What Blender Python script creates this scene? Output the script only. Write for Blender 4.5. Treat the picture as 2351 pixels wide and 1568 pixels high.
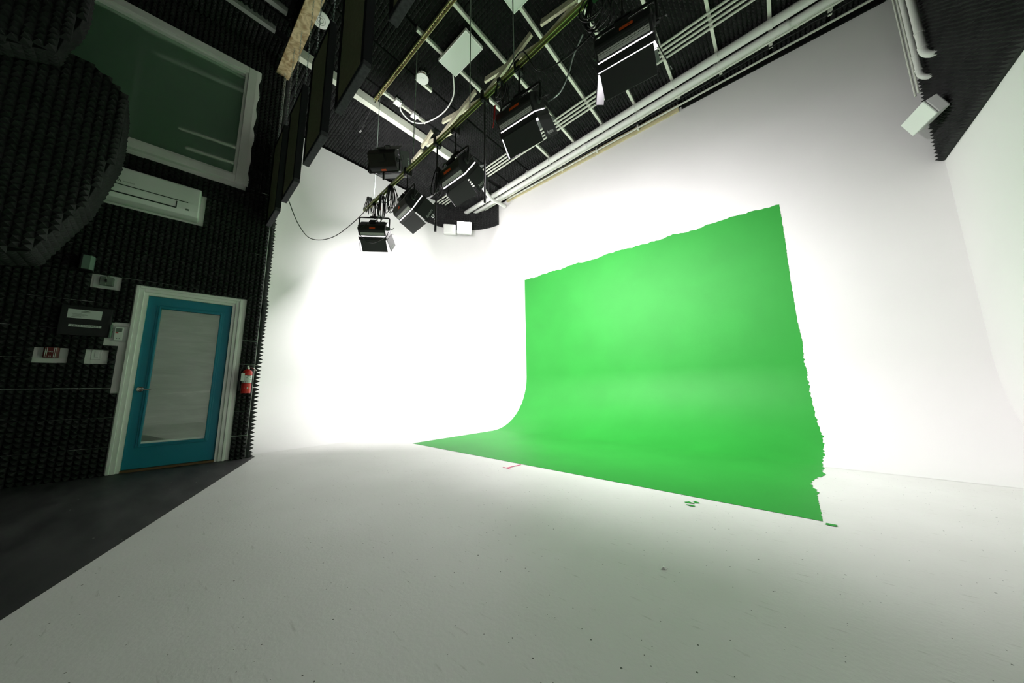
import bpy, bmesh, math, random
from mathutils import Matrix, Vector
random.seed(7)
S = bpy.context.scene
COL = S.collection
for o in list(bpy.data.objects):
    bpy.data.objects.remove(o, do_unlink=True)

# ------------------------------------------------------------------ camera, world, exposure
CAM_H = 0.88
cd = bpy.data.cameras.new('camera'); cam = bpy.data.objects.new('camera', cd); COL.objects.link(cam)
cd.sensor_fit = 'HORIZONTAL'; cd.sensor_width = 36.0; cd.lens = 36.0 * 715.1 / 2351.0
cd.clip_start = 0.02
def cam_axes(yaw, pit, rol):
    cy, sy = math.cos(yaw), math.sin(yaw)
    Rw = Matrix(((cy, -sy, 0), (sy, cy, 0), (0, 0, 1)))
    M = Matrix(((1, 0, 0), (0, 0, -1), (0, 1, 0))) @ Rw
    c, s = math.cos(pit), math.sin(pit)
    P = Matrix(((1, 0, 0), (0, c, s), (0, -s, c)))
    c, s = math.cos(rol), math.sin(rol)
    Q = Matrix(((c, -s, 0), (s, c, 0), (0, 0, 1)))
    return Q @ P @ M
_R = cam_axes(-0.7113, 0.1487, -0.0134)
_rt, _dn, _fw = Vector(_R[0]), Vector(_R[1]), Vector(_R[2])
_m = Matrix((( _rt.x, -_dn.x, -_fw.x, 0), (_rt.y, -_dn.y, -_fw.y, 0), (_rt.z, -_dn.z, -_fw.z, CAM_H), (0, 0, 0, 1)))
cam.matrix_world = _m
S.camera = cam
W = bpy.data.worlds.new('world'); S.world = W; W.use_nodes = True
W.node_tree.nodes['Background'].inputs[0].default_value = (0.6, 0.7, 0.6, 1)
W.node_tree.nodes['Background'].inputs[1].default_value = 0.0
S.view_settings.view_transform = 'Standard'; S.view_settings.look = 'None'
S.view_settings.gamma = 1.0; S.view_settings.use_curve_mapping = False
S.view_settings.exposure = 0.85
FIX_W = 76.0         # watts of one studio panel light
FLOOD_W = 14.0

# ------------------------------------------------------------------ materials
def mat(name, col, rough=0.6, metal=0.0, noise=None, bump=None, emit=None, spec=0.5):
    m = bpy.data.materials.new(name); m.use_nodes = True
    nt = m.node_tree; b = nt.nodes['Principled BSDF']
    b.inputs['Base Color'].default_value = (*col, 1); b.inputs['Roughness'].default_value = rough
    b.inputs['Metallic'].default_value = metal
    b.inputs['Specular IOR Level'].default_value = spec
    tc = nt.nodes.new('ShaderNodeTexCoord')
    if noise:
        sc, amt = noise
        n = nt.nodes.new('ShaderNodeTexNoise'); n.inputs['Scale'].default_value = sc; n.inputs['Detail'].default_value = 5
        nt.links.new(tc.outputs['Object'], n.inputs['Vector'])
        r = nt.nodes.new('ShaderNodeValToRGB')
        r.color_ramp.elements[0].position = 0.3; r.color_ramp.elements[1].position = 0.7
        r.color_ramp.elements[0].color = (*[c * (1 - amt) for c in col], 1)
        r.color_ramp.elements[1].color = (*[min(1, c * (1 + amt)) for c in col], 1)
        nt.links.new(n.outputs['Fac'], r.inputs['Fac']); nt.links.new(r.outputs['Color'], b.inputs['Base Color'])
    if bump:
        sc, st = bump
        n = nt.nodes.new('ShaderNodeTexNoise'); n.inputs['Scale'].default_value = sc; n.inputs['Detail'].default_value = 6
        nt.links.new(tc.outputs['Object'], n.inputs['Vector'])
        bp = nt.nodes.new('ShaderNodeBump'); bp.inputs['Strength'].default_value = st; bp.inputs['Distance'].default_value = 0.01
        nt.links.new(n.outputs['Fac'], bp.inputs['Height']); nt.links.new(bp.outputs['Normal'], b.inputs['Normal'])
    if emit:
        b.inputs['Emission Color'].default_value = (*emit[0], 1); b.inputs['Emission Strength'].default_value = emit[1]
    return m

def mat_floor():
    m = mat('floor_paint', (0.74, 0.75, 0.71), 0.55)
    nt = m.node_tree; b = nt.nodes['Principled BSDF']
    tc = nt.nodes.new('ShaderNodeTexCoord')
    def noise(scale, detail=6, mapping=None):
        n = nt.nodes.new('ShaderNodeTexNoise'); n.inputs['Scale'].default_value = scale; n.inputs['Detail'].default_value = detail
        src = tc.outputs['Object']
        if mapping:
            mp = nt.nodes.new('ShaderNodeMapping'); mp.inputs['Scale'].default_value = mapping[0]; mp.inputs['Rotation'].default_value = mapping[1]
            nt.links.new(src, mp.inputs['Vector']); src = mp.outputs['Vector']
        nt.links.new(src, n.inputs['Vector']); return n.outputs['Fac']
    def ramp(f, p0, p1, c0, c1):
        r = nt.nodes.new('ShaderNodeValToRGB'); r.color_ramp.elements[0].position = p0; r.color_ramp.elements[1].position = p1
        r.color_ramp.elements[0].color = (*c0, 1); r.color_ramp.elements[1].color = (*c1, 1)
        nt.links.new(f, r.inputs['Fac']); return r.outputs['Color']
    def mul(a, c):
        x = nt.nodes.new('ShaderNodeMix'); x.data_type = 'RGBA'; x.blend_type = 'MULTIPLY'; x.inputs[0].default_value = 1
        nt.links.new(a, x.inputs[6]); nt.links.new(c, x.inputs[7]); return x.outputs[2]
    base = ramp(noise(1.3), 0.3, 0.7, (0.715, 0.708, 0.685), (0.775, 0.77, 0.75))
    # scuffs: stretched noise, only in patches
    sc = ramp(noise(9.0, 8, ((1, 7, 1), (0, 0, 0.5))), 0.27, 0.36, (0.82, 0.82, 0.80), (1, 1, 1))
    base = mul(base, sc)
    # dark specks and grit
    for scale, th, cut in ((7.0, 0.030, 0.5), (17.0, 0.055, 0.55), (34.0, 0.07, 0.72)):
        v = nt.nodes.new('ShaderNodeTexVoronoi'); v.inputs['Scale'].default_value = scale
        nt.links.new(tc.outputs['Object'], v.inputs['Vector'])
        lt = nt.nodes.new('ShaderNodeMath'); lt.operation = 'LESS_THAN'; lt.inputs[1].default_value = th
        nt.links.new(v.outputs['Distance'], lt.inputs[0])
        sx = nt.nodes.new('ShaderNodeSeparateColor'); nt.links.new(v.outputs['Color'], sx.inputs[0])
        gt = nt.nodes.new('ShaderNodeMath'); gt.operation = 'GREATER_THAN'; gt.inputs[1].default_value = cut
        nt.links.new(sx.outputs[0], gt.inputs[0])
        mm = nt.nodes.new('ShaderNodeMath'); mm.operation = 'MULTIPLY'
        nt.links.new(lt.outputs[0], mm.inputs[0]); nt.links.new(gt.outputs[0], mm.inputs[1])
        base = mul(base, ramp(mm.outputs[0], 0.0, 1.0, (1, 1, 1), (0.16, 0.16, 0.15)))
    nt.links.new(base, b.inputs['Base Color'])
    bp = nt.nodes.new('ShaderNodeBump'); bp.inputs['Strength'].default_value = 0.25; bp.inputs['Distance'].default_value = 0.004
    nt.links.new(noise(60, 5), bp.inputs['Height']); nt.links.new(bp.outputs['Normal'], b.inputs['Normal'])
    return m

def mat_black_floor():
    m = mat('black_floor_paint', (0.018, 0.018, 0.018), 0.6)
    nt = m.node_tree; b = nt.nodes['Principled BSDF']
    tc = nt.nodes.new('ShaderNodeTexCoord')
    mp = nt.nodes.new('ShaderNodeMapping'); mp.inputs['Scale'].default_value = (1, 3.5, 1); mp.inputs['Rotation'].default_value = (0, 0, -0.9)
    nt.links.new(tc.outputs['Object'], mp.inputs['Vector'])
    n = nt.nodes.new('ShaderNodeTexNoise'); n.inputs['Scale'].default_value = 2.2; n.inputs['Detail'].default_value = 8
    nt.links.new(mp.outputs['Vector'], n.inputs['Vector'])
    r = nt.nodes.new('ShaderNodeValToRGB'); r.color_ramp.elements[0].position = 0.35; r.color_ramp.elements[1].position = 0.72
    r.color_ramp.elements[0].color = (0.014, 0.014, 0.015, 1); r.color_ramp.elements[1].color = (0.05, 0.05, 0.05, 1)
    nt.links.new(n.outputs['Fac'], r.inputs['Fac'])
    v = nt.nodes.new('ShaderNodeTexVoronoi'); v.inputs['Scale'].default_value = 9
    nt.links.new(tc.outputs['Object'], v.inputs['Vector'])
    lt = nt.nodes.new('ShaderNodeMath'); lt.operation = 'LESS_THAN'; lt.inputs[1].default_value = 0.045
    nt.links.new(v.outputs['Distance'], lt.inputs[0])
    x = nt.nodes.new('ShaderNodeMix'); x.data_type = 'RGBA'
    nt.links.new(lt.outputs[0], x.inputs[0]); nt.links.new(r.outputs['Color'], x.inputs[6]); x.inputs[7].default_value = (0.3, 0.3, 0.28, 1)
    nt.links.new(x.outputs[2], b.inputs['Base Color'])
    return m

def mat_wood(name, c0, c1, scale=6.0):
    m = mat(name, c0, 0.7); nt = m.node_tree; b = nt.nodes['Principled BSDF']
    tc = nt.nodes.new('ShaderNodeTexCoord')
    n = nt.nodes.new('ShaderNodeTexNoise'); n.inputs['Scale'].default_value = scale; n.inputs['Detail'].default_value = 7; n.inputs['Distortion'].default_value = 1.5
    nt.links.new(tc.outputs['Object'], n.inputs['Vector'])
    r = nt.nodes.new('ShaderNodeValToRGB'); r.color_ramp.elements[0].position = 0.38; r.color_ramp.elements[1].position = 0.6
    r.color_ramp.elements[0].color = (*c0, 1); r.color_ramp.elements[1].color = (*c1, 1)
    nt.links.new(n.outputs['Fac'], r.inputs['Fac']); nt.links.new(r.outputs['Color'], b.inputs['Base Color'])
    return m

def mat_perf():
    m = mat('perforated_metal', (0.62, 0.63, 0.60), 0.5, 0.3)
    nt = m.node_tree; b = nt.nodes['Principled BSDF']
    tc = nt.nodes.new('ShaderNodeTexCoord')
    v = nt.nodes.new('ShaderNodeTexVoronoi'); v.inputs['Scale'].default_value = 110; v.inputs['Randomness'].default_value = 0.0
    nt.links.new(tc.outputs['Object'], v.inputs['Vector'])
    lt = nt.nodes.new('ShaderNodeMath'); lt.operation = 'LESS_THAN'; lt.inputs[1].default_value = 0.34
    nt.links.new(v.outputs['Distance'], lt.inputs[0])
    x = nt.nodes.new('ShaderNodeMix'); x.data_type = 'RGBA'; x.inputs[6].default_value = (0.62, 0.63, 0.60, 1); x.inputs[7].default_value = (0.004, 0.004, 0.004, 1)
    nt.links.new(lt.outputs[0], x.inputs[0]); nt.links.new(x.outputs[2], b.inputs['Base Color'])
    return m

def mat_glass(name, tint, gloss, rough):
    """coated glass: dim body seen through the film plus a mirror-like reflection"""
    m = bpy.data.materials.new(name); m.use_nodes = True; nt = m.node_tree
    b = nt.nodes['Principled BSDF']; b.inputs['Base Color'].default_value = (*tint, 1); b.inputs['Roughness'].default_value = 0.4
    g = nt.nodes.new('ShaderNodeBsdfGlossy'); g.inputs['Color'].default_value = (0.9, 0.95, 0.9, 1); g.inputs['Roughness'].default_value = rough
    x = nt.nodes.new('ShaderNodeMixShader'); x.inputs[0].default_value = gloss
    nt.links.new(b.outputs[0], x.inputs[1]); nt.links.new(g.outputs[0], x.inputs[2])
    nt.links.new(x.outputs[0], nt.nodes['Material Output'].inputs['Surface'])
    return m

M = {}
M['wall'] = mat('white_wall_paint', (0.80, 0.792, 0.78), 0.6, noise=(0.8, 0.02), bump=(40, 0.04))
M['floor'] = mat_floor()
M['green'] = mat('chroma_green_paint', (0.022, 0.30, 0.034), 0.6, noise=(1.6, 0.05), bump=(45, 0.05), spec=0.35)
M['blackfloor'] = mat_black_floor()
M['foam'] = mat('charcoal_foam', (0.032, 0.032, 0.0325), 0.9, noise=(3.0, 0.25), spec=0.15)
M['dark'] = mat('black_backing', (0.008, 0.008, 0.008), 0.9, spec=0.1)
M['rear'] = mat('gray_rear_wall', (0.25, 0.25, 0.25), 0.9)
M['trim'] = mat('off_white_trim', (0.88, 0.89, 0.84), 0.45, noise=(4, 0.05))
M['teal'] = mat('teal_door_paint', (0.004, 0.22, 0.32), 0.4, noise=(2, 0.06))
M['doorglass'] = mat_glass('door_glass_film', (0.30, 0.34, 0.28), 0.38, 0.02)
def film(m):
    nt = m.node_tree; b = nt.nodes['Principled BSDF']; tc = nt.nodes.new('ShaderNodeTexCoord')
    mp = nt.nodes.new('ShaderNodeMapping'); mp.inputs['Scale'].default_value = (1.6, 1, 9); nt.links.new(tc.outputs['Object'], mp.inputs['Vector'])
    n = nt.nodes.new('ShaderNodeTexNoise'); n.inputs['Scale'].default_value = 1.6; n.inputs['Detail'].default_value = 9; n.inputs['Roughness'].default_value = 0.62; n.inputs['Distortion'].default_value = 0.6
    nt.links.new(mp.outputs['Vector'], n.inputs['Vector'])
    r = nt.nodes.new('ShaderNodeValToRGB'); r.color_ramp.elements[0].position = 0.36; r.color_ramp.elements[0].color = (0.20, 0.235, 0.195, 1); r.color_ramp.elements[1].position = 0.80; r.color_ramp.elements[1].color = (0.40, 0.44, 0.385, 1)
    e = r.color_ramp.elements.new(0.62); e.color = (0.25, 0.29, 0.245, 1)
    nt.links.new(n.outputs['Fac'], r.inputs['Fac']); nt.links.new(r.outputs['Color'], b.inputs['Base Color'])
film(M['doorglass'])
M['winglass'] = mat_glass('window_glass', (0.20, 0.36, 0.235), 0.35, 0.03)
M['chrome'] = mat('brushed_nickel', (0.75, 0.72, 0.66), 0.2, 1.0)
M['pvc'] = mat('white_painted_pipe', (0.72, 0.73, 0.69), 0.45)
M['conduit'] = mat('pale_conduit', (0.66, 0.68, 0.60), 0.45, noise=(5, 0.08))
M['cream'] = mat('cream_board', (0.62, 0.56, 0.33), 0.8, noise=(4, 0.12))
M['joist'] = mat('pale_painted_lumber', (0.74, 0.76, 0.66), 0.7, noise=(6, 0.08))
M['lumber'] = mat_wood('raw_lumber', (0.46, 0.44, 0.30), (0.66, 0.64, 0.47), 9)
M['osb'] = mat_wood('knotty_plank', (0.30, 0.19, 0.08), (0.68, 0.54, 0.32), 7)
M['beam'] = mat('olive_painted_steel', (0.50, 0.50, 0.18), 0.4, 0.1, noise=(4, 0.15))
M['railweb'] = mat('dark_olive_steel', (0.10, 0.10, 0.03), 0.5, 0.2)
M['stripshade'] = mat('shaded_strip_gray', (0.28, 0.29, 0.27), 0.6)  # darker copy of the beam colour; shade past the plank is painted in
M['rod'] = mat('galvanised_rod', (0.45, 0.55, 0.48), 0.3, 0.8)
M['chain'] = mat('zinc_chain', (0.45, 0.52, 0.50), 0.3, 0.9)
M['black'] = mat('black_metal', (0.012, 0.012, 0.013), 0.45)
M['leaf'] = mat('barn_door_black', (0.045, 0.046, 0.047), 0.55, 0.2)
M['leafin'] = mat('barn_door_inside', (0.014, 0.0135, 0.0145), 0.6)
M['rubber'] = mat('cable_rubber', (0.010, 0.010, 0.011), 0.4)
M['perf'] = mat_perf()
M['orange'] = mat('orange_tape', (0.85, 0.10, 0.01), 0.6)
M['red'] = mat('red_enamel', (0.62, 0.02, 0.015), 0.3)
M['redtape'] = mat('red_tape', (0.55, 0.01, 0.015), 0.5)
M['dred'] = mat('dark_red_print', (0.14, 0.008, 0.012), 0.5)
M['white'] = mat('white_plastic', (0.85, 0.86, 0.83), 0.4)
M['paper'] = mat('white_paper', (0.70, 0.74, 0.70), 0.8)
M['print'] = mat('black_print', (0.01, 0.01, 0.01), 0.7)
M['gray'] = mat('gray_plastic', (0.16, 0.19, 0.16), 0.5)
M['grille'] = mat('gray_green_grille', (0.13, 0.20, 0.16), 0.7)
M['fabric'] = mat('olive_acoustic_fabric', (0.26, 0.255, 0.155), 0.95, noise=(30, 0.1), spec=0.1)
M['felt'] = mat('black_felt_edge', (0.020, 0.019, 0.022), 0.95, spec=0.1)
M['feltlit'] = mat('lit_felt_edge', (0.06, 0.057, 0.065), 0.95, noise=(40, 0.25), spec=0.1)  # bottom felt made lighter; the light it catches is put into the colour
M['pink'] = mat('pink_tape', (0.85, 0.12, 0.28), 0.6)
M['panel'] = mat('led_panel_diffuser', (0.70, 0.75, 0.69), 0.6)
M['lightface'] = mat('panel_light_diffuser', (0.9, 0.9, 0.9), 0.5, emit=((1.0, 0.92, 0.98), 3.0))
M['floodface'] = mat('flood_lens', (0.9, 0.9, 0.9), 0.5, emit=((1.0, 0.97, 0.97), 25.0))
M['logo'] = mat('pale_print', (0.75, 0.78, 0.75), 0.6)
M['brass'] = mat('wood_threshold', (0.16, 0.08, 0.03), 0.6)

# ------------------------------------------------------------------ mesh helpers
class MB:
    def __init__(s): s.v = []; s.f = []
    def add(s, vs, fs, T=None):
        k = len(s.v)
        s.v += [tuple(T @ Vector(p)) if T is not None else tuple(p) for p in vs]
        s.f += [tuple(i + k for i in f) for f in fs]
        return s
    def box(s, lo, hi, T=None):
        x0, y0, z0 = lo; x1, y1, z1 = hi
        vs = [(x0, y0, z0), (x1, y0, z0), (x1, y1, z0), (x0, y1, z0), (x0, y0, z1), (x1, y0, z1), (x1, y1, z1), (x0, y1, z1)]
        return s.add(vs, [(0, 3, 2, 1), (4, 5, 6, 7), (0, 1, 5, 4), (1, 2, 6, 5), (2, 3, 7, 6), (3, 0, 4, 7)], T)
    def prism(s, poly, a, b, axis='x', T=None):
        """poly of 2D points extruded between a and b along axis; poly coords are the other two axes in order"""
        def P(p, t):
            return (t, p[0], p[1]) if axis == 'x' else ((p[0], t, p[1]) if axis == 'y' else (p[0], p[1], t))
        n = len(poly)
        vs = [P(p, a) for p in poly] + [P(p, b) for p in poly]
        fs = [tuple(range(n)), tuple(range(2 * n - 1, n - 1, -1))] + [(i, (i + 1) % n, n + (i + 1) % n, n + i) for i in range(n)]
        return s.add(vs, fs, T)
    def tube(s, pts, r, n=8, closed=False, cap=True):
        pts = [Vector(p) for p in pts]; m = len(pts); k = len(s.v); up = None
        for i, p in enumerate(pts):
            a = pts[(i - 1) % m] if (closed or i > 0) else p; b = pts[(i + 1) % m] if (closed or i < m - 1) else p
            t = (b - a).normalized() if (b - a).length > 1e-9 else Vector((0, 0, 1))
            if up is None:
                up = t.orthogonal().normalized()
            up = (up - t * up.dot(t))
            up = up.normalized() if up.length > 1e-6 else t.orthogonal().normalized()
            w = t.cross(up)
            rr = r[i] if isinstance(r, (list, tuple)) else r
            for j in range(n):
                an = 2 * math.pi * j / n
                s.v.append(tuple(p + (up * math.cos(an) + w * math.sin(an)) * rr))
        segs = m if closed else m - 1
        for i in range(segs):
            i2 = (i + 1) % m
            for j in range(n):
                j2 = (j + 1) % n
                s.f.append((k + i * n + j, k + i * n + j2, k + i2 * n + j2, k + i2 * n + j))
        if cap and not closed:
            s.f.append(tuple(k + j for j in range(n - 1, -1, -1))); s.f.append(tuple(k + (m - 1) * n + j for j in range(n)))
        return s
    def lathe(s, prof, n=20, T=None):
        """prof: (radius, z) from bottom to top"""
        vs, fs = [], []
        for (r, z) in prof:
            for j in range(n):
                a = 2 * math.pi * j / n; vs.append((r * math.cos(a), r * math.sin(a), z))
        for i in range(len(prof) - 1):
            for j in range(n):
                j2 = (j + 1) % n; fs.append((i * n + j, i * n + j2, (i + 1) * n + j2, (i + 1) * n + j))
        fs.append(tuple(range(n - 1, -1, -1))); fs.append(tuple((len(prof) - 1) * n + j for j in range(n)))
        return s.add(vs, fs, T)
    def bar(s, p0, p1, w, h, up=(0, 0, 1)):
        p0, p1 = Vector(p0), Vector(p1); x = (p1 - p0); L = x.length; x.normalize()
        u = Vector(up); y = u.cross(x)
        if y.length < 1e-4: y = Vector((0, 1, 0)).cross(x)
        y.normalize(); z = x.cross(y)
        T = Matrix(((x.x, y.x, z.x, p0.x), (x.y, y.y, z.y, p0.y), (x.z, y.z, z.z, p0.z), (0, 0, 0, 1)))
        return s.box((0, -w / 2, -h / 2), (L, w / 2, h / 2), T)
    def mesh(s, name, smooth=False):
        me = bpy.data.meshes.new(name); me.from_pydata(s.v, [], s.f); me.validate(); me.update()
        bm = bmesh.new(); bm.from_mesh(me); bmesh.ops.recalc_face_normals(bm, faces=bm.faces); bm.to_mesh(me); bm.free()
        if smooth:
            for p in me.polygons: p.use_smooth = True
            try: me.set_sharp_from_angle(angle=math.radians(40))
            except Exception: pass
        return me
    def build(s, name, m, parent=None, smooth=False, bevel=0.0):
        o = bpy.data.objects.new(name, s.mesh(name, smooth)); COL.objects.link(o)
        o.data.materials.append(M[m] if isinstance(m, str) else m)
        if parent is not None: o.parent = parent
        if bevel:
            bv = o.modifiers.new('bevel', 'BEVEL'); bv.width = bevel; bv.segments = 2; bv.limit_method = 'ANGLE'
        return o
def tag(o, label, cat, group=None):
    o['label'] = label; o['category'] = cat
    if group: o['group'] = group
    return o
def struct(o): o['kind'] = 'structure'; return o
def thing(name, label, cat, loc=(0, 0, 0), rotz=0.0, group=None):
    o = bpy.data.objects.new(name, None); COL.objects.link(o); o.empty_display_size = 0.1
    o.location = loc; o.rotation_euler = (0, 0, rotz); return tag(o, label, cat, group)
def text(name, body, size, m, parent, mw, depth=0.0):
    """flat lettering as a mesh; mw places its local x (reading direction) and y (up)"""
    c = bpy.data.curves.new(name, 'FONT'); c.body = body; c.size = size; c.align_x = 'CENTER'; c.align_y = 'CENTER'; c.resolution_u = 2; c.extrude = depth
    t = bpy.data.objects.new(name, c); COL.objects.link(t)
    dg = bpy.context.evaluated_depsgraph_get()
    me = bpy.data.meshes.new_from_object(t.evaluated_get(dg)); bpy.data.objects.remove(t, do_unlink=True)
    o = bpy.data.objects.new(name, me); COL.objects.link(o); me.materials.clear(); me.materials.append(M[m])
    o.parent = parent; o.matrix_local = mw
    return o
def frame(x, y, o):
    x = Vector(x).normalized(); y = Vector(y); z = x.cross(y).normalized(); y = z.cross(x)
    o = Vector(o)
    return Matrix(((x.x, y.x, z.x, o.x), (x.y, y.y, z.y, o.y), (x.z, y.z, z.z, o.z), (0, 0, 0, 1)))
def smooth_path(pts, per=6):
    """Catmull-Rom through points"""
    P = [Vector(p) for p in pts]; P = [P[0]] + P + [P[-1]]; out = []
    for i in range(1, len(P) - 2):
        for k in range(per):
            t = k / per; a, b, c, d = P[i - 1], P[i], P[i + 1], P[i + 2]
            out.append(0.5 * ((2 * b) + (c - a) * t + (2 * a - 5 * b + 4 * c - d) * t * t + (3 * b - a - 3 * c + d) * t ** 3))
    out.append(P[-2]); return out

# ------------------------------------------------------------------ geometry of the room
YB = 6.03; XL = -7.0; XR = 1.764; RC = 1.45; RV = 1.2; ZC = 6.2      # back wall, left wall, right wall, corner radius, cove radius, ceiling
# plan path of the cyclorama (wall line) with inward normals
path = []
for y in (1.06, 1.8, 2.6, 3.4, 4.0): path.append(((XL, y), (1, 0)))
NA = 24
for i in range(NA + 1):
    a = math.pi - (math.pi / 2) * i / NA
    path.append(((XL + RC + RC * math.cos(a), YB - RC + RC * math.sin(a)), (-math.cos(a), -math.sin(a))))
mid = 5 + NA // 2
for i in range(1, 21):
    path.append(((XL + RC + (XR - XL - RC) * i / 20, YB), (0, -1)))
prof = []
NV = 20
for i in range(NV + 1):
    a = (math.pi / 2) * i / NV
    prof.append((RV - RV * math.sin(a), RV - RV * math.cos(a)))
for z in (2.0, 3.0, 4.0, 5.0, 6.08): prof.append((0.0, z))
def cyc(seg, name):
    b = MB(); n = len(prof)
    for (p, nr) in seg:
        for (d, z) in prof: b.v.append((p[0] + nr[0] * d, p[1] + nr[1] * d, z + 0.001))
    for i in range(len(seg) - 1):
        for j in range(n - 1): b.f.append((i * n + j, (i + 1) * n + j, (i + 1) * n + j + 1, i * n + j + 1))
    return struct(b.build(name, 'wall', smooth=True))
wall_left = cyc(path[:mid + 1], 'wall_left')
wall_back = cyc(path[mid:], 'wall_back')

# black / white floor border
BX0, BY0, BX1, BY1 = -5.531, 1.035, -2.437, -0.287
SL = (BY1 - BY0) / (BX1 - BX0)
# straight border carried on behind the camera
xe = 2.6; ye = BY0 + SL * (xe - BX0)
fb = MB(); fb.add([(XL, 1.05, 0), (BX0 - .03, 1.05, 0), (BX0, BY0, 0), (xe, ye, 0), (xe, YB + .1, 0), (XL, YB + .1, 0)], [(0, 1, 2, 3, 4, 5)])
floor = struct(fb.build('floor', 'floor'))
bf = MB(); bf.add([(-6.6, 1.05, -0.004), (BX0 - .03, 1.05, -0.004), (BX0 + .005, BY0, -0.004), (xe, ye, -0.004), (xe, -4, -0.004), (-6.6, -4, -0.004)], [(0, 1, 2, 3, 4, 5)])
floor_black = struct(bf.build('floor_black', 'blackfloor'))

# right wall: white below, foam above
wall_right = struct(MB().box((XR, 2.4, 0), (XR + .12, YB + .1, ZC)).build('wall_right', 'wall'))
struct(MB().box((XR + .02, -4.0, 0), (XR + .12, 2.4, ZC)).build('wall_right_front', 'wall'))
wall_rear = struct(MB().box((-6.6, -4.12, -.01), (2.6, -4.0, ZC)).build('wall_rear', 'rear'))
ceiling = struct(MB().box((-7.3, -4.1, ZC), (2.6, YB + .3, ZC + .1)).build('ceiling', 'dark'))
struct(MB().box((-7.3, YB + .02, 6.0), (XR, YB + .12, ZC)).build('trim_1', 'dark'))

# door wall frame: local x along the wall (s), local -y into the room, z up
TH = math.radians(90) - 0.0975
D0 = Vector((-5.693, -0.208, 0))
UD = Vector((math.cos(TH), math.sin(TH), 0)); ND = Vector((math.sin(TH), -math.cos(TH), 0))
def P(s, z, w=0.0): return D0 + UD * s + ND * w + Vector((0, 0, z))
WEND = 1.165
b = MB()
DO = (0.070, 0.885, 2.075)     # door opening s0, s1, z1
WI = (-1.55, 0.72, 3.93, 5.62)   # window opening
b.box((-3.6, .02, 0), (DO[0], .14, WI[2])); b.box((DO[0], .02, DO[2]), (DO[1], .14, WI[2])); b.box((DO[1], .02, 0), (WEND, .14, WI[2]))
b.box((-3.6, .02, WI[2]), (WI[0], .14, WI[3])); b.box((WI[1], .02, WI[2]), (WEND, .14, WI[3])); b.box((-3.6, .02, WI[3]), (WEND, .14, ZC))
wall_door = struct(b.build('wall_door', 'trim')); wall_door.location = D0; wall_door.rotation_euler = (0, 0, TH)
# end of that wall, running back to the cyclorama
e0 = P(WEND, 0, -.02)
wall_return = struct(MB().box((XL - .1, e0.y - .14, 0), (e0.x, e0.y, ZC)).build('wall_return', 'trim'))

# ------------------------------------------------------------------ foam panels
PCACHE = {}
def foam_mesh(nx, ny, px, py, base=.025, h=.048, keep=None, seed=0, m='foam'):
    key = (nx, ny, round(px, 4), round(py, 4), base, h, seed, m)
    if keep is None and key in PCACHE: return PCACHE[key]
    b = MB(); rnd = random.Random(seed * 31 + nx); K = (lambda i, j: True) if keep is None else keep
    for i in range(nx):
        for j in range(ny):
            if not K(i, j): continue
            x0, x1, y0, y1 = i * px, (i + 1) * px, j * py, (j + 1) * py
            ax = (x0 + x1) / 2 + rnd.uniform(-.006, .006); ay = (y0 + y1) / 2 + rnd.uniform(-.006, .006); hh = h * rnd.uniform(.9, 1.05)
            b.add([(x0, y0, base), (x1, y0, base), (x1, y1, base), (x0, y1, base), (ax, ay, base + hh)], [(0, 1, 4), (1, 2, 4), (2, 3, 4), (3, 0, 4)])
            for (di, dj, c) in ((-1, 0, ((x0, y1), (x0, y0))), (1, 0, ((x1, y0), (x1, y1))), (0, -1, ((x0, y0), (x1, y0))), (0, 1, ((x1, y1), (x0, y1)))):
                ii, jj = i + di, j + dj
                if not (0 <= ii < nx and 0 <= jj < ny) or not K(ii, jj):
                    b.add([(c[0][0], c[0][1], 0), (c[1][0], c[1][1], 0), (c[1][0], c[1][1], base), (c[0][0], c[0][1], base)], [(0, 1, 2, 3)])
    if not b.v: return None
    me = bpy.data.meshes.new('foam_panel'); me.from_pydata(b.v, [], b.f); me.update(); me.materials.append(M[m])
    if keep is None: PCACHE[key] = me
    return me
def foam(me, parent, o, x, y, tilt=0.0, name='foam_panel'):
    """panel with corner at o, sides along x and y, spikes along x cross y"""
    ob = bpy.data.objects.new(name, me); COL.objects.link(ob)
    T = frame(x, y, o)
    if tilt: T = T @ Matrix.Rotation(random.uniform(-tilt, tilt), 4, 'X') @ Matrix.Rotation(random.uniform(-tilt, tilt), 4, 'Y')
    ob.parent = parent; ob.matrix_parent_inverse = parent.matrix_basis.inverted() if parent else Matrix()
    ob.matrix_basis = T
    return ob
bpy.context.view_layer.update()

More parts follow.
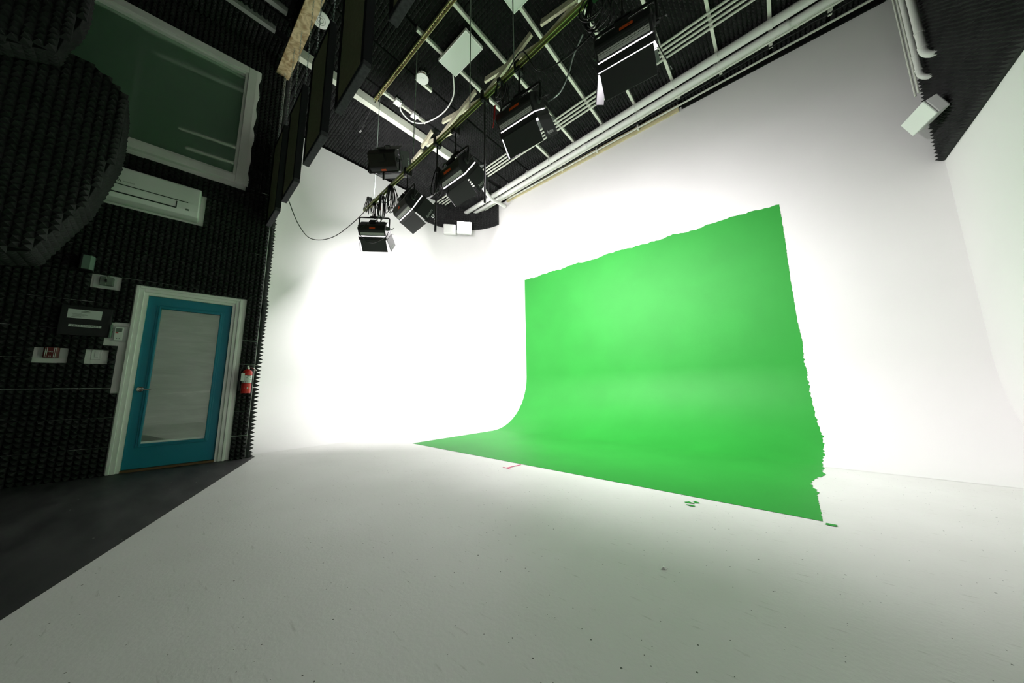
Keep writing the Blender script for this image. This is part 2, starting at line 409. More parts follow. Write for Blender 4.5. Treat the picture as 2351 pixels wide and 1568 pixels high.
# door wall: 0.32 m panels, 6 x 6 pyramids
PW = .32; NP = 6; PP = PW / NP
holes = [(-.012, .968, -.1, 2.165), (-1.68, .815, 3.795, 5.71), (-.70, .445, 3.09, 3.50), (-.44, -.17, 1.54, 1.785),
         (-.325, -.152, 2.065, 2.215), (-.575, -.395, 1.25, 1.372), (-.245, -.155, 1.25, 1.37), (-.13, -.012, 1.46, 1.66), (-.052, -.01, .92, 1.5)]
rows = [(-.02 + i * PW) for i in range(20)]
for r_, z0 in enumerate(rows):
    k0 = int((WEND + 2.1) / PW) + 2
    for k in range(k0):
        s0 = -2.12 + k * PW + (0.08 if r_ % 2 else -.08)
        if s0 >= WEND - .02: continue
        # trim at the wall end
        def keep(i, j, s0=s0, z0=z0):
            cx, cz = s0 + (i + .5) * PP, z0 + (j + .5) * PP
            if cx > WEND - .01 or cz > 6.17 or cz < 0.0: return False
            for (a, c, d, e) in holes:
                if a - PP * .32 < cx < c + PP * .32 and d - PP * .32 < cz < e + PP * .32: return False
            return True
        flags = [keep(i, j) for i in range(NP) for j in range(NP)]
        if not any(flags): continue
        full = all(flags)
        me = foam_mesh(NP, NP, PP * .995, PP * .985, seed=(k * 7 + r_) % 5, base=.02, h=.046) if full else foam_mesh(NP, NP, PP * .995, PP * .985, base=.02, h=.046, keep=keep, seed=k)
        if me is None: continue
        foam(me, wall_door, P(s0, z0 + random.uniform(-.003, .003), -.02 + random.uniform(0, .006)), UD, (0, 0, 1), tilt=.006)
# foam on the end of the wall, facing the cyclorama
rows2 = [(-.02 + i * PW) for i in range(19)]
for r_, z0 in enumerate(rows2):
    def keep(i, j, z0=z0): return 0 < z0 + (j + .5) * PP < 6.1
    full = r_ not in (0, 18)
    me = foam_mesh(NP, NP, PP, PP * .985, seed=r_ % 4, base=.024, h=.058) if full else foam_mesh(NP, NP, PP, PP * .985, keep=keep, base=.024, h=.058)
    for k in range(2):
        x1 = e0.x + random.uniform(-.012, .012)
        foam(me, wall_return, (x1 - k * PW, e0.y + .001 + random.uniform(0, .008), z0), (-1, 0, 0), (0, 0, 1), tilt=.01)

# ceiling joists and the foam between them
JX = [-2.22 + .657 * k for k in range(-4, 7)]
jr = {-4: (2.2, 3.07), -3: (2.44, 2.76), -2: (2.05, 5.95), }
for k, x in zip(range(-4, 7), JX):
    y0, y1 = jr.get(k, (-.7, 5.86))
    j = MB().box((x - .021, y0, 6.112), (x + .021, y1, ZC)).build('joist', 'joist', ceiling)
NB = 11; PB = .611 / NB
def ceil_panels(x0, nx, y0=-.70, ny=11, px=PB):
    for k in range(11):
        me = foam_mesh(nx, NB, px, .605 / NB, base=.022, h=.052, seed=(k * 3 + int(x0 * 10)) % 5)
        y = y0 + k * .61
        if y + .6 > 6.03: continue
        foam(me, ceiling, (x0, y + .605, ZC - random.uniform(0, .006)), (1, 0, 0), (0, -1, 0), tilt=.006)
for x in JX[:-1]: ceil_panels(x + .023, NB)
ceil_panels(JX[0] - .023 - 4 * PB, 4)
for k in range(3): ceil_panels(-5.22 - (k + 1) * .60, NB, px=.595 / NB)

# right wall foam above 3.56 m
for r_ in range(5):
    for k in range(6):
        me = foam_mesh(NB, NB, .6 / NB, .525 / NB, base=.025, h=.055, seed=(r_ + k) % 4)
        y1 = YB - .01 - k * .605
        foam(me, wall_right, (XR, y1, 3.54 + r_ * .53 + random.uniform(-.004, .004)), (0, -1, 0), (0, 0, 1), tilt=.006)
# rounded corner: foam strips under the ceiling
Rf = RC - .002
for k in range(15):
    a0 = math.radians(93 + k * 6.0); a1 = a0 + math.radians(5.95)
    c = Vector((XL + RC, YB - RC, 0))
    p0 = c + Vector((Rf * math.cos(a0), Rf * math.sin(a0), 5.46)); p1 = c + Vector((Rf * math.cos(a1), Rf * math.sin(a1), 5.46))
    w = (p1 - p0).length
    me = foam_mesh(3, 13, w / 3, .70 / 13, base=.02, h=.03, seed=k % 3)
    foam(me, wall_left if k > 7 else wall_back, p1, p0 - p1, (0, 0, 1))

# ------------------------------------------------------------------ green painted area
gx0, gx1, gy0, gz1 = -4.74, 0.25, 2.945, 3.62
L1 = YB - RV - gy0; L2 = RV * math.pi / 2; L3 = gz1 - RV; LT = L1 + L2 + L3
def gpos(x, t):
    e = .0022
    if t <= L1: return (x, gy0 + t, e)
    if t <= L1 + L2:
        a = (t - L1) / RV; r = RV - e
        return (x, YB - RV + r * math.sin(a), RV - r * math.cos(a))
    return (x, YB - e, RV + t - L1 - L2)
rg = random.Random(3)
def ragged(t):
    """x of the right edge; brushed loosely on the cove and on the floor"""
    u = t / LT
    base = .235
    k = [(0, .095), (.03, .10), (.09, .105), (.12, .12), (.155, .09), (.165, .085), (.20, .13), (.24, .21), (.27, .205), (.30, .225), (.33, .23), (.37, .265), (.42, .30), (.45, .285), (.50, .265), (.55, .26), (.62, .255), (.66, .262), (.70, .245), (.80, .238), (.9, .243), (1.0, .240)]
    for (a, xa), (b_, xb) in zip(k, k[1:]):
        if a <= u <= b_: base = xa + (xb - xa) * (u - a) / (b_ - a); break
    rough = .012 if .1 < u < .62 else .004
    return base + rg.uniform(-rough, rough)
NT, NX = 300, 120
b = MB()
topj = [0.0]
for i in range(NX): topj.append(max(-.05, min(.03, topj[-1] * .8 + rg.uniform(-.014, .014))))
for j in range(NT + 1):
    xr = ragged(LT * j / NT)
    for i in range(NX + 1):
        u = i / NX
        x = gx0 + (xr - gx0) * u
        tt = LT * j / NT
        if j > NT - 12: tt += topj[i] * (j - NT + 12) / 12.0
        b.v.append(gpos(x, tt))
for j in range(NT):
    for i in range(NX):
        q = j * (NX + 1) + i; b.f.append((q, q + 1, q + NX + 2, q + NX + 1))
tag(b.build('green_screen_paint', 'green', smooth=True), 'large bright green painted backdrop sweeping from studio wall to floor', 'green screen')
def splat(name, x, y, r, label, group=None, m='green'):
    b = MB(); n = 14; vs = [(x, y, .004)]
    for i in range(n):
        a = 2 * math.pi * i / n; q = r * random.uniform(.45, 1.1); vs.append((x + q * 1.3 * math.cos(a), y + q * .8 * math.sin(a), .0035))
    b.add(vs, [(0, 1 + i, 1 + (i + 1) % n) for i in range(n)])
    return tag(b.build(name, m), label, 'paint spot', group)
for (x, y, r) in ((-.64, 2.78, .030), (-.60, 2.82, .024), (-.615, 2.725, .028)):
    splat('paint_spot', x, y, r, 'small green paint spot on white floor before the green front edge', 'green spots clustered on the floor')
splat('paint_spot', .13, 2.905, .028, 'lone green paint spot beside the right front corner of the green area')
t = thing('tape_mark', 'pink tape T mark on floor at the front edge of the green', 'tape mark', (-2.42, 2.8, 0))
MB().bar((-.07, -.09, .0025), (.05, -.105, .0025), .014, .002).build('tape_strip', 'pink', t)
MB().bar((-.012, -.1, .005), (.015, .12, .005), .014, .002).build('tape_strip', 'pink', t)
b = MB(); b.add([(-.01, -.02, 0), (.013, -.012, 0), (.015, .012, 0), (-.008, .02, 0), (0, -.006, .008), (.009, .003, .006)], [(0, 1, 4), (1, 5, 4), (1, 2, 5), (2, 3, 5), (3, 4, 5), (3, 0, 4), (0, 3, 2, 1)])
o = tag(b.build('paint_chip', 'white'), 'small pale paint chip lying on the open gray floor', 'debris'); o.location = (-.54, 1.74, .001)

# ------------------------------------------------------------------ door
def dthing(name, label, cat, s, z, w=0.0, group=None):
    """a thing on the door wall; local x along the wall, local y into the wall, z up"""
    return thing(name, label, cat, P(s, z, w), TH, group)
dr = bpy.data.objects.new('door_1', None); COL.objects.link(dr); dr.location = D0; dr.rotation_euler = (0, 0, TH)
dr['kind'] = 'structure'; dr['label'] = 'teal panelled door with tall glass pane and off white casing'
# casing: stepped profile, three sides  (outer 0..1.107, top 2.155)
def casing(b, o0, o1, w0, w1):
    """board between outset o0..o1 measured from the leaf edge"""
    s0, s1, z1 = .085, .870, 2.06
    b.box((s0 - o1, -w1, 0), (s0 - o0, .02, z1 + o1)); b.box((s1 + o0, -w1, 0), (s1 + o1, .02, z1 + o1)); b.box((s0 - o0, -w1, z1 + o0), (s1 + o0, .02, z1 + o1))
b = MB(); casing(b, .058, .086, 0, .030); b.build('casing_outer', 'trim', dr, bevel=.004)
b = MB(); casing(b, .020, .058, 0, .018); b.build('casing_inner', 'trim', dr, bevel=.003)
b = MB(); s0, s1, z1 = .085, .870, 2.06
b.box((s0 - .02, .0, 0), (s0 + .012, .14, z1 + .02)); b.box((s1 - .012, .0, 0), (s1 + .02, .14, z1 + .02)); b.box((s0 + .012, .0, z1 - .012), (s1 - .012, .14, z1 + .02))
b.build('jamb', 'trim', dr)
MB().box((s0 + .012, -.01, 0.0), (s1 - .012, .12, .022)).build('threshold', 'brass', dr)
lf = MB()
g0, g1, gz0, gz1_ = .215, .745, .30, 1.905          # glass
yl = .030                                             # leaf face set back from the casing
L0, L1_, LZ0, LZ1 = s0 + .014, s1 - .014, .028, z1 - .014
lf.box((L0, yl, LZ0), (g0, yl + .045, LZ1)); lf.box((g1, yl, LZ0), (L1_, yl + .045, LZ1)); lf.box((g0, yl, LZ0), (g1, yl + .045, gz0)); lf.box((g0, yl, gz1_), (g1, yl + .045, LZ1))
leaf = lf.build('door_leaf', 'teal', dr)
for (o, w) in ((.038, .010), (.020, .020)):
    b = MB()
    b.box((g0 - o, yl - w, gz0 - o), (g0 - o + .02, yl, gz1_ + o)); b.box((g1 + o - .02, yl - w, gz0 - o), (g1 + o, yl, gz1_ + o))
    b.box((g0 - o + .02, yl - w, gz0 - o), (g1 + o - .02, yl, gz0 - o + .02)); b.box((g0 - o + .02, yl - w, gz1_ + o - .02), (g1 + o - .02, yl, gz1_ + o))
    b.build('glass_molding', 'teal', leaf, bevel=.004)
MB().box((g0 + .001, yl + .018, gz0 + .001), (g1 - .001, yl + .024, gz1_ - .001)).build('glass_pane', 'doorglass', leaf)
MB().box((g0 + .001, yl + .006, gz0 + .001), (g1 - .001, yl + .018, gz0 + .022)).build('glass_stop', 'trim', leaf)
h = MB(); T = Matrix.Translation((.148, yl, .925)) @ Matrix.Rotation(math.radians(90), 4, 'X')
h.lathe([(.032, 0), (.032, .006), (.026, .014), (.013, .018), (.013, .045), (.016, .05), (.016, .058)], 20, T)
hd = h.build('door_handle', 'chrome', leaf, smooth=True)
MB().tube([(.148, yl - .05, .925), (.19, yl - .055, .925), (.235, yl - .052, .922)], [.011, .009, .007], 10).build('lever', 'chrome', hd, smooth=True)

# ------------------------------------------------------------------ window high on the door wall
wn = bpy.data.objects.new('window_1', None); COL.objects.link(wn); wn.location = P(0, 0, 0); wn.rotation_euler = (0, 0, TH)
wn['kind'] = 'structure'; wn['label'] = 'large interior window with green tinted glass and off white frame'
a0, a1, c0, c1 = WI
def ring(b, a0, a1, c0, c1, t, y0, y1):
    b.box((a0 - t, y0, c0 - t), (a0, y1, c1 + t)); b.box((a1, y0, c0 - t), (a1 + t, y1, c1 + t)); b.box((a0, y0, c0 - t), (a1, y1, c0)); b.box((a0, y0, c1), (a1, y1, c1 + t))
b = MB(); ring(b, a0, a1, c0, c1, .10, -.045, .02); b.build('window_casing', 'trim', wn, bevel=.006)
b = MB(); ring(b, a0 + .035, a1 - .035, c0 + .035, c1 - .035, .035, -.02, .06); b.build('window_frame', 'trim', wn, bevel=.004)
MB().box((a0 + .03, .035, c0 + .03), (a1 - .03, .045, c1 - .03)).build('glass_pane', 'winglass', wn)
MB().box((a0 - .02, .10, c0 - .02), (a1 + .02, .14, c1 + .02)).build('backing', 'dark', wn)
# ragged wrap left on the right casing
b = MB(); vs = []; fs = []
for k in range(19):
    z = c0 - .12 + k * (c1 - c0 + .22) / 18; d = .012 * math.sin(k * 1.9) + random.uniform(-.006, .006)
    vs += [(a1 + .095, -.047, z), (a1 + .135 + d, -.040, z), (a1 + .135 + d, .0, z)]
for k in range(18):
    q = k * 3; fs += [(q, q + 1, q + 4, q + 3), (q + 1, q + 2, q + 5, q + 4)]
b.add(vs, fs); b.build('casing_wrap', 'trim', wn, smooth=True)

# ------------------------------------------------------------------ air conditioner
ac = dthing('air_conditioner', 'white split air conditioner mounted below the tinted window', 'air conditioner', -.12, 3.10)
aw = .54
pf = [(.02, .385), (-.17, .385), (-.195, .37), (-.20, .15), (-.185, .07), (-.14, .012), (.02, .0)]
MB().prism(pf, -aw, aw, 'x').build('housing', 'white', ac, bevel=.01)
MB().prism([(-.203, .352), (-.203, .165), (-.197, .165), (-.197, .352)], -aw + .012, aw - .012, 'x').build('front_panel', 'white', ac)
MB().prism([(-.204, .160), (-.198, .160), (-.198, .152), (-.204, .152)], -aw, aw - .10, 'x').build('panel_gap', 'print', ac)
lv = MB().prism([(-.201, .135), (-.204, .135), (-.189, .066), (-.184, .066)], -aw, aw - .20, 'x').build('louver', 'white', ac)
MB().prism([(-.192, .066), (-.186, .066), (-.179, .056), (-.186, .056)], -aw, aw - .20, 'x').build('louver_slot', 'print', ac)
MB().box((aw - .2, -.206, .06), (aw - .193, -.185, .14)).build('louver_slot', 'print', ac)
MB().box((aw - .115, -.203, .055), (aw - .085, -.188, .072)).build('display', 'gray', ac)
lg = MB()
for (dx, dz) in ((0, .009), (-.0085, -.006), (.0085, -.006)):
    lg.add([(-.115 + dx, -.2045, .20 + dz + .009), (-.115 + dx + .008, -.2045, .20 + dz - .001), (-.115 + dx, -.2045, .20 + dz - .009), (-.115 + dx - .008, -.2045, .20 + dz - .001)], [(0, 1, 2, 3)])
lg.build('logo', 'gray', ac)
text('lettering', 'MITSUBISHI', .017, 'gray', ac, frame((1, 0, 0), (0, 0, 1), (-.045, -.2045, .199)))

# ------------------------------------------------------------------ small things on the door wall
t = dthing('switch_box', 'gray electrical switch box on pale plate above the teal door', 'switch', -.24, 2.14, -.018)
MB().box((-.078, -.006, -.072), (.082, 0, .07)).build('plate', 'paper', t)
MB().box((-.032, -.055, -.048), (.066, -.006, .050)).build('box', 'gray', t, bevel=.006)
MB().box((.008, -.075, -.012), (.022, -.055, .022)).build('toggle', 'black', t, bevel=.003)
MB().tube([(.02, -.02, .05), (.02, -.02, .075)], .008, 8).build('conduit', 'gray', t)
for z in (-.036, .038): MB().lathe([(.005, 0), (.005, .004)], 8, Matrix.Translation((.016, -.055, z)) @ Matrix.Rotation(math.pi / 2, 4, 'X')).build('screw', 'chrome', t)
t = dthing('wall_speaker', 'small gray green wall speaker with rounded front above switch box', 'speaker', -.37, 2.22)
MB().prism([(-.055, 0), (-.055, -.10), (-.035, -.125), (.03, -.125), (.05, -.10), (.05, 0)], .0, .165, 'z').build('housing', 'black', t, bevel=.004)
MB().prism([(-.02, -.127), (.032, -.127), (.052, -.10), (.052, -.06), (.049, -.06), (.046, -.098), (.03, -.123), (-.02, -.123)], .006, .158, 'z').build('grille', 'grille', t)
t = dthing('document_holder', 'black wall holder with printed sheet and checklist label', 'holder', -.31, 1.50)
MB().box((-.165, -.06, 0), (.175, .0, .32)).build('box', 'black', t, bevel=.004)
MB().box((-.12, -.0625, .185), (.105, -.0605, .282)).build('sheet', 'paper', t)
b = MB()
for k, (x0, x1) in enumerate(((-.095, -.03), (-.09, .0), (-.085, .01), (-.085, -.01), (-.085, -.03), (-.095, -.025))): b.box((x0, -.0632, .236 - k * .0075), (x1, -.0627, .2385 - k * .0075))
b.build('text_lines', 'gray', t)
b = MB(); b.add([(-.035, -.0632, .262), (-.01, -.0632, .275), (.012, -.0632, .268), (.03, -.0632, .262)], [(0, 1, 2, 3)]); b.box((-.035, -.0632, .252), (.025, -.0627, .257)); b.build('logo', 'gray', t)
MB().box((-.10, -.0625, .093), (.115, -.0605, .118)).build('label_strip', 'paper', t)
text('lettering', 'IPAD & CHECKLIST', .0225, 'print', t, frame((1, 0, 0), (0, 0, 1), (.008, -.0632, .1055)))
t = dthing('glass_sign_edge', 'thin pale green glass panel standing out beside checklist holder', 'sign', -.128, 1.50)
MB().box((-.004, -.075, .0), (.004, -.005, .145)).build('glass_panel', 'grille', t)
MB().box((-.006, -.012, .06), (.006, .018, .08)).build('clip', 'gray', t)
t = dthing('thermostat', 'white wall thermostat remote in cradle beside door casing', 'thermostat', -.078, 1.475, -.018)
MB().box((-.045, -.008, -.01), (.065, 0, .165)).build('plate', 'paper', t)
MB().box((-.030, -.032, .0), (.035, -.008, .158)).build('body', 'white', t, bevel=.006)
MB().box((-.02, -.0335, .098), (.025, -.032, .142)).build('screen', 'gray', t)
MB().box((-.02, -.0335, .085), (.0, -.032, .094)).build('button', 'redtape', t)
for x in (-.008, .010): MB().box((x, -.0335, .02), (x + .006, -.032, .027)).build('button', 'gray', t)
t = dthing('alarm_box', 'dark red alarm box with white stripes in foam cutout', 'alarm', -.49, 1.255, -.018)
MB().box((-.085, -.004, -.002), (.095, 0, .112)).build('plate', 'paper', t)
bx = MB().prism([(-.045, 0), (-.045, -.045), (-.03, -.055), (.03, -.055), (.045, -.045), (.045, 0)], .0, .108, 'z').build('box', 'dred', t)
for x in (-.031, -.021, .022, .032): MB().box((x - .002, -.0562, .004), (x + .002, -.0548, .104)).build('stripe', 'paper', t)
text('lettering', 'FIRE', .018, 'paper', t, frame((1, 0, 0), (0, 0, 1), (0, -.0562, .062)))
text('lettering', '22', .02, 'paper', t, frame((1, 0, 0), (0, 0, 1), (0, -.0562, .012)))
t = dthing('light_switch', 'white rocker light switch set in a foam cutout', 'switch', -.205, 1.255, -.018)
MB().box((-.036, -.006, -.002), (.034, 0, .110)).build('plate', 'white', t, bevel=.002)
MB().box((-.013, -.010, .02), (.017, -.006, .088)).build('rocker', 'white', t, bevel=.002)
# fire extinguisher
t = dthing('fire_extinguisher', 'red fire extinguisher hanging on the foam wall beside the door', 'fire extinguisher', 1.085, .86, .115)
ex = MB().lathe([(.045, 0), (.052, .004), (.052, .275), (.049, .292), (.036, .306), (.018, .314), (.018, .322)], 28).build('cylinder', 'red', t, smooth=True)
T0 = Matrix.Identity(4)
def wrap(r, z0, z1, aa, ab, n=16):
    vs, fs = [], []
    for i in range(n + 1):
        a = aa + (ab - aa) * i / n; vs += [(r * math.cos(a), r * math.sin(a), z0), (r * math.cos(a), r * math.sin(a), z1)]
    for i in range(n): fs.append((2 * i, 2 * i + 2, 2 * i + 3, 2 * i + 1))
    b = MB(); b.add(vs, fs); return b
wrap(.0526, .135, .235, math.radians(-170), math.radians(10)).build('label', 'paper', ex, smooth=True)
wrap(.0527, .130, .135, math.radians(-170), math.radians(10)).build('label_edge', 'print', ex, smooth=True)
wrap(.0527, .226, .233, math.radians(-95), math.radians(-40)).build('label_print', 'print', ex, smooth=True)
for (aa, z) in ((-95, .205), (-70, .190), (-52, .208), (-52, .178), (-105, .15), (-80, .15), (-60, .15)): wrap(.0528, z - .007, z + .007, math.radians(aa - 4), math.radians(aa + 4), 3).build('label_print', 'gray', ex)
b = MB(); vs = []
for (da, dz) in ((-38, 0), (0, .013), (38, 0), (0, -.013)): a = math.radians(-75 + da); vs.append((.0532 * math.cos(a), .0532 * math.sin(a), .07 + dz))
vs.append((.0545 * math.cos(math.radians(-75)), .0545 * math.sin(math.radians(-75)), .07)); b.add(vs, [(0, 1, 4), (1, 2, 4), (2, 3, 4), (3, 0, 4)]); b.build('diamond_label', 'paper', ex)
MB().box((-.066, -.06, .16), (-.03, -.05, .265)).build('tag', 'paper', t)
vl = MB().lathe([(.014, .32), (.017, .326), (.017, .35), (.012, .355), (.012, .37)], 14).build('valve', 'chrome', t, smooth=True)
MB().bar((.0, -.004, .365), (.115, -.02, .375), .016, .006).build('handle', 'chrome', vl)
MB().tube(smooth_path([(.01, -.004, .352), (.05, -.012, .335), (.085, -.02, .30)], 4), .007, 8).build('trigger', 'chrome', vl, smooth=True)
MB().tube(smooth_path([(-.016, -.01, .345), (-.05, -.01, .345), (-.075, -.005, .30), (-.078, 0, .2), (-.072, 0, .08), (-.072, 0, .03)], 5), .009, 10).build('hose', 'rubber', t, smooth=True)
MB().box((-.03, .052, .12), (.03, .10, .30)).build('bracket', 'black', t)

# ------------------------------------------------------------------ foam clad bulkhead and soffit, upper left
def clad(name, label, poly, xf, xb, pitch=.058):
    """polygon in (y, z) with its front face at x = xf, running back to x = xb"""
    root = thing(name, label, 'foam bulkhead', (xb, sum(p[0] for p in poly) / len(poly), min(p[1] for p in poly)))
    off = root.location
    b = MB(); b.prism([(p[0], p[1]) for p in poly], xb, xf - .05, 'x'); b.v = [tuple(Vector(v) - off) for v in b.v]
    b.build('core', 'dark', root)
    ys = [p[0] for p in poly]; zs = [p[1] for p in poly]
    def inside(y, z):
        c = False; n = len(poly)
        for i in range(n):
            (y1, z1), (y2, z2) = poly[i], poly[(i + 1) % n]
            if (z1 > z) != (z2 > z) and y < (y2 - y1) * (z - z1) / (z2 - z1) + y1: c = not c
        return c
    nP = 8; pw = nP * pitch
    y = min(ys)
    while y < max(ys):
        z = min(zs)
        while z < max(zs):
            def keep(i, j, y=y, z=z): return inside(y + (i + .5) * pitch, z + (j + .5) * pitch)
            if any(keep(i, j) for i in range(nP) for j in range(nP)):
                me = foam_mesh(nP, nP, pitch, pitch, keep=keep, base=.02, h=.045, seed=int(y * 10 + z * 7) % 6)
                if me:
                    ob = bpy.data.objects.new('foam_panel', me); COL.objects.link(ob); ob.parent = root
                    T = frame((0, 1, 0), (0, 0, 1), Vector((xf - .05, y, z)) - off); ob.matrix_local = T
            z += pw
        y += pw
    # foam on the rim facing along +y and down
    n = len(poly)
    for i in range(n):
        (y1, z1), (y2, z2) = poly[i], poly[(i + 1) % n]
        d = Vector((0, y2 - y1, z2 - z1)); L = d.length
        nx = max(1, int((xf - xb) / pitch)); ny = max(1, round(L / pitch))
        dn = Vector((1, 0, 0)).cross(d)
        if L < .03: continue
        me = foam_mesh(nx, ny, (xf - .05 - xb) / nx, L / ny, keep=lambda i, j: True, base=.004, h=.016, seed=i)
        ob = bpy.data.objects.new('foam_panel', me); COL.objects.link(ob); ob.parent = root
        cen = Vector((0, sum(ys) / n, sum(zs) / n)); midp = Vector((0, (y1 + y2) / 2, (z1 + z2) / 2))
        if dn.dot(midp - cen) > 0: T = frame((1, 0, 0), d, Vector((xb, y1, z1)) - off)
        else: T = frame((1, 0, 0), -d, Vector((xb, y2, z2)) - off)
        ob.matrix_local = T
    return root
half = [(-.70, 4.17), (-.47, 3.99), (-.455, 3.53), (-.46, 3.35), (-.58, 2.75), (-.82, 2.14), (-1.0, 2.09)]
poly = [(-y_ - 3.0, z_) for (y_, z_) in half] [::-1]
bk = clad('foam_bulkhead', 'faceted bulkhead clad in black pyramid foam beside the air conditioner', half + poly, -4.9, -5.42)
mo = MB().box((-.42, -.35, .6), (.01, .35, 1.5)).build('wall_mount', 'dark', bk)
clad('foam_bulkhead', 'foam clad ceiling soffit hanging above the faceted bulkhead', [(-.80, 6.18), (-.76, 4.50), (-.78, 4.32), (-.84, 4.10), (-.86, 3.95), (-1.3, 3.75), (-2.6, 3.70), (-2.6, 6.18)], -4.62, -4.86)

# ------------------------------------------------------------------ hanging acoustic baffles, chains and plank
YBF = .90
t = thing('ceiling_plank', 'bare knotty wooden plank fixed under the foam ceiling', 'plank', (-5.0, YBF, 5.90))
MB().box((-.62, -.085, .0), (1.5, .085, .045)).build('board', 'osb', t)
MB().box((.2, -.085, .045), (1.5, .085, .22)).build('batten', 'dark', t)
baff = [(-5.52, .915), (-4.64, .90), (-3.67, .87), (-2.72, .845), (-1.72, .82)]
bl = ['olive fabric acoustic baffle hanging against the foam wall under the wooden plank', 'second hanging acoustic baffle from the foam door wall', 'middle one of five hanging acoustic baffles', 'second to last hanging acoustic baffle from the foam door wall', 'hanging acoustic baffle farthest from the foam door wall']
BW, BH, BT, BZ = .60, 1.30, .062, 3.29
for (x, y), lab in zip(baff, bl):
    t = thing('acoustic_baffle', lab, 'acoustic baffle', (x, y, BZ), math.radians(-1.5), 'acoustic baffles hung on chains')
    MB().box((.05, -BT / 2 + .006, .05), (BW - .05, BT / 2 - .006, BH - .05)).build('fabric_face', 'fabric', t)
    e = .05
    MB().box((0, -BT / 2, 0), (BW, BT / 2, e)).build('bottom_edge', 'feltlit', t, bevel=.006)
    MB().box((0, -BT / 2, BH - e), (BW, BT / 2, BH)).build('top_edge', 'felt', t, bevel=.006)
    MB().box((0, -BT / 2, e), (e, BT / 2, BH - e)).build('side_edge', 'felt', t)
    MB().box((BW - e, -BT / 2, e), (BW, BT / 2, BH - e)).build('side_edge', 'felt', t)
    # two chains of oval links
    for cx in (.03, BW - .03):
        top = 5.9 if x < -4.2 else 6.11
        n = int((top - BZ - BH) / .042); b = MB()
        for k in range(n):
            z = BH + (k + .5) * (top - BZ - BH) / n; hl = .5 * (top - BZ - BH) / n + .004
            if k % 2: q = [(cx + .006, 0, z - hl), (cx + .006, 0, z + hl), (cx - .006, 0, z + hl), (cx - .006, 0, z - hl)]
            else: q = [(cx, .006, z - hl), (cx, .006, z + hl), (cx, -.006, z + hl), (cx, -.006, z - hl)]
            b.tube(q, .0024, 4, closed=True)
        b.build('chain', 'chain', t)

# ------------------------------------------------------------------ ceiling beam, strut, cross bracing, fittings
t = thing('ceiling_beam', 'pale green box beam crossing the foam ceiling near the wood bracing', 'beam', (-5.12, .99, 5.98))
MB().box((-.045, 0, .0), (.045, 3.2, .13)).build('web', 'joist', t)
MB().box((-.06, 0, -.02), (.045, 3.2, .0)).build('flange', 'joist', t)
for x, y1, lab in ((-5.09, .68, 'ceiling strip painted shade gray between the window and the plank'), (-4.70, .73, 'ceiling strip painted shade gray beside the knotty plank')):
    o = MB().box((-.035, -1.4, .0), (.035, 0, .10)).build('ceiling_strip', 'stripshade'); o.location = (x, y1, 6.09); tag(o, lab, 'strip', 'strips painted shade gray on the dark ceiling')
t = thing('strut_channel', 'slotted brass coloured strut channel under the ceiling carrying rods', 'strut', (-5.22, 2.16, 6.07))
MB().box((0, -.026, .0), (4.6, -.020, .042)).build('channel_side', 'beam', t)
MB().box((0, .020, .0), (4.6, .026, .042)).build('channel_side', 'cream', t)
b = MB(); k = 0
x = .0
while x < 4.55:
    b.box((x, -.020, .036), (x + .03, .020, .042)); x += .055
b.box((0, -.020, .036), (4.6, -.010, .0425)); b.box((0, .010, .036), (4.6, .020, .0425))
b.build('slotted_web', 'osb', t)

def zb(x): return 3.965 + (x + 5.23) * (.235 / 4.3)          # lighting rail height at x
rl = thing('lighting_rail', 'olive green steel rail carrying the studio lights', 'rail', (0, 0, 0))
xa, xb_ = -5.23, .35
def rail_piece(nm, y0, y1, z0, z1, m):
    b = MB(); vs = []
    for x in (xa, xb_):
        for (y, z) in ((y0, z0), (y1, z0), (y1, z1), (y0, z1)): vs.append((x, 2.16 + y, zb(x) + z))
    b.add(vs, [(0, 1, 2, 3), (7, 6, 5, 4), (0, 4, 5, 1), (1, 5, 6, 2), (2, 6, 7, 3), (3, 7, 4, 0)]); return b.build(nm, m, rl)
rail_piece('web', -.015, .015, .014, .04, 'railweb'); rail_piece('flange', -.021, -.015, .0, .04, 'beam'); rail_piece('flange', .015, .021, .0, .04, 'beam')
for x, lab in ((-4.88, 'galvanised rod from strut channel down to the free rail end'), (-3.70, 'galvanised rod hanging from strut channel between the rear lights'), (-2.475, 'galvanised rod hanging through the bracing beside ceiling LED panel'), (-1.785, 'galvanised rod hanging down to the clamp above a studio light')):
    o = MB().tube([(0, 0, 0), (0, 0, 6.075 - zb(x) - .04)], .0065, 8).build('hanger_rod', 'rod'); o.location = (x, 2.16, zb(x) + .04)
    tag(o, lab, 'rod', 'rods holding the lighting rail')
# lumber cross bracing under the joists (plane y = 3.3)
YW = 3.2
def bz(y): return .88 + 5.2 * YW / y
br = [((-2.08, 3.17), (-1.55, 3.27)), ((-2.24, 3.36), (-1.58, 3.28)), ((-2.28, 3.20), (-3.51, 3.44)), ((-3.30, 3.20), (-2.24, 3.37)), ((-3.57, 3.27), (-4.87, 3.47)), ((-4.52, 3.23), (-3.56, 3.43)), ((-4.87, 3.27), (-5.40, 3.37)), ((-4.57, 3.50), (-5.20, 3.36)), ((-5.50, 3.43), (-5.95, 3.48)), ((-5.48, 3.40), (-5.80, 3.44))]
bn = ['long brace', 'short brace']
bls = ['lumber brace lying over the rail above the nearest big light', 'lumber brace crossing below it above the nearest big light', 'long lumber brace between clamp and wood crossing', 'lumber brace crossing the long one above the second light', 'longest lumber brace ending beside the green beam', 'lumber brace crossing the longest one', 'short lumber brace over the green beam', 'lumber brace passing under the green beam', 'stub of lumber brace past the green beam', 'small lumber offcut past the green beam']
